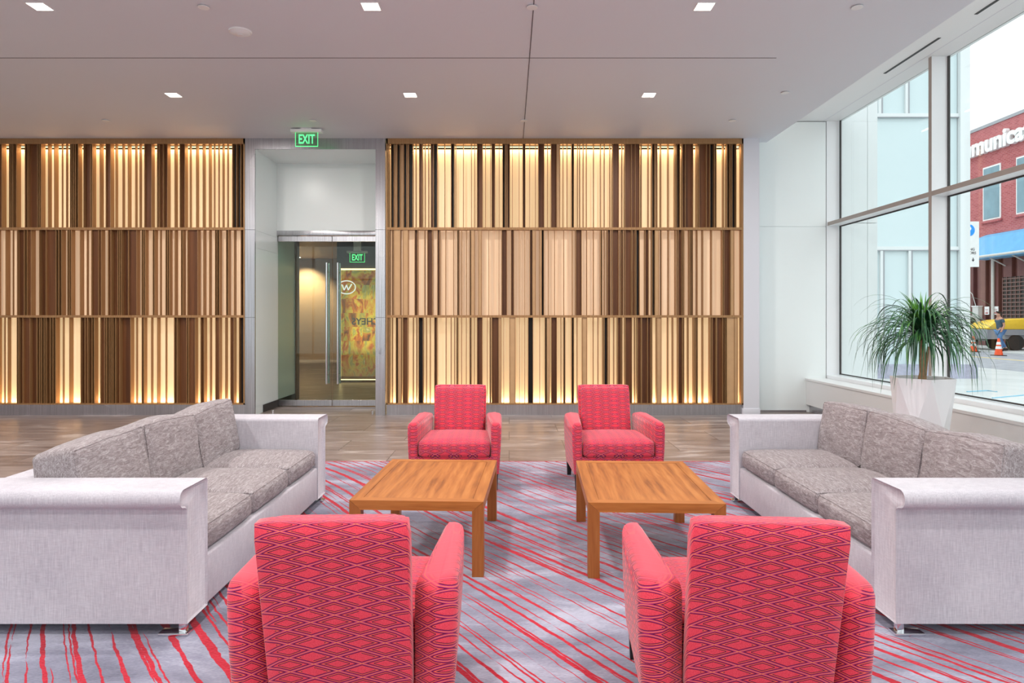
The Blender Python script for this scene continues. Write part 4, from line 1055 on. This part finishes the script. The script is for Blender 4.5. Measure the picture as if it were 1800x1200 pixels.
# car, seen at its rear end
ca = thing('car', 'silver white car behind the palm leaves across the street', 'car', (19.5, 31.6, 0))
prof = [(-2.2, .35), (-2.2, .75), (-1.9, .92), (-1.1, 1.0), (-.5, 1.42), (0, 1.52), (1.0, 1.54), (1.55, 1.46), (1.85, 1.15), (2.0, .95), (2.05, .55), (2.0, .35)]
b = MB(); b.prism(prof, 'y', -.85, .85, .07, 3); b.build('body', M['carwhite'], ca, smooth=True)
b = MB(); b.prism([(-.9, 1.02), (-.35, 1.38), (.45, 1.45), (.45, 1.02)], 'y', -.858, -.84); b.prism([(.55, 1.02), (.55, 1.45), (1.1, 1.45), (1.1, 1.02)], 'y', -.858, -.84)
b.prism([(1.2, 1.02), (1.2, 1.43), (1.45, 1.38), (1.62, 1.08)], 'y', -.858, -.84); b.build('side_windows', M['carglass'], ca)
b = MB(); b.box(1.80, 2.045, -.86, -.70, .82, 1.14, .03); b.build('tail_lamp', M['tail'], ca, smooth=True)
for x in (-1.4, 1.3):
    b = MB(); b.cyl(x, .31, -.87, -.65, .31, 28, axis='y'); b.cyl(x, .31, .65, .87, .31, 28, axis='y'); w_ = b.build('wheel', M['rubber'], ca, smooth=True)
    b = MB(); b.cyl(x, .31, -.88, -.865, .19, 20, axis='y'); b.build('hub', M['chrome'], w_, smooth=True)

# pedestrian walking to the left
pe = thing('person', 'person in dark t-shirt and blue jeans walking past the yellow compressor', 'person', (20.35, 28.3, 0))
k = .945
def V(*a): return tuple(c * k for c in a)
bv = [V(0, 0, .92), V(0, 0, 1.10), V(-.01, 0, 1.28), V(-.02, 0, 1.42), V(-.04, 0, 1.52), V(-.07, 0, 1.60), V(-.085, 0, 1.67),
      V(-.02, -.18, 1.40), V(.02, -.23, 1.14), V(-.09, -.23, .92), V(-.13, -.22, .84),
      V(-.02, .18, 1.40), V(.06, .22, 1.14), V(.03, .23, .91), V(.01, .22, .83),
      V(0, -.09, .86), V(-.12, -.10, .50), V(.02, -.10, .12), V(-.01, -.10, .06), V(-.14, -.10, .04),
      V(0, .09, .86), V(.08, .09, .50), V(.30, .09, .16), V(.33, .09, .09), V(.24, .09, .03)]
be = [(0, 1), (1, 2), (2, 3), (3, 4), (4, 5), (5, 6), (3, 7), (7, 8), (8, 9), (9, 10), (3, 11), (11, 12), (12, 13), (13, 14), (0, 15), (15, 16), (16, 17), (17, 18), (18, 19), (0, 20), (20, 21), (21, 22), (22, 23), (23, 24)]
br_ = [.13, .12, .14, .12, .055, .085, .075, .055, .042, .033, .04, .055, .042, .033, .04, .09, .062, .045, .042, .04, .09, .062, .045, .042, .04]
skin('body', bv, be, br_, M['skin'], pe)
sv = [bv[0], bv[1], bv[2], bv[3], bv[7], V(.0, -.21, 1.24), bv[11], V(.03, .21, 1.24)]
skin('t_shirt', sv, [(0, 1), (1, 2), (2, 3), (3, 4), (4, 5), (3, 6), (6, 7)], [.145, .135, .155, .13, .072, .066, .072, .066], M['shirt'], pe)
jv = [V(0, 0, .93), bv[15], bv[16], bv[17], bv[20], bv[21], bv[22]]
skin('jeans', jv, [(0, 1), (1, 2), (2, 3), (0, 4), (4, 5), (5, 6)], [.145, .105, .078, .062, .105, .078, .062], M['jeans'], pe)
skin('hair', [V(-.065, 0, 1.655), V(-.06, 0, 1.70), V(-.03, 0, 1.64)], [(0, 1), (0, 2)], [.088, .07, .075], M['hair'], pe)
b = MB()
for q in (18, 23):
    x, y, z = bv[q]; b.box(x - .20 * k, x + .07, y - .05, y + .05, max(.0, z - .06), z + .05, .03)
b.build('shoes', M['black'], pe, smooth=True)
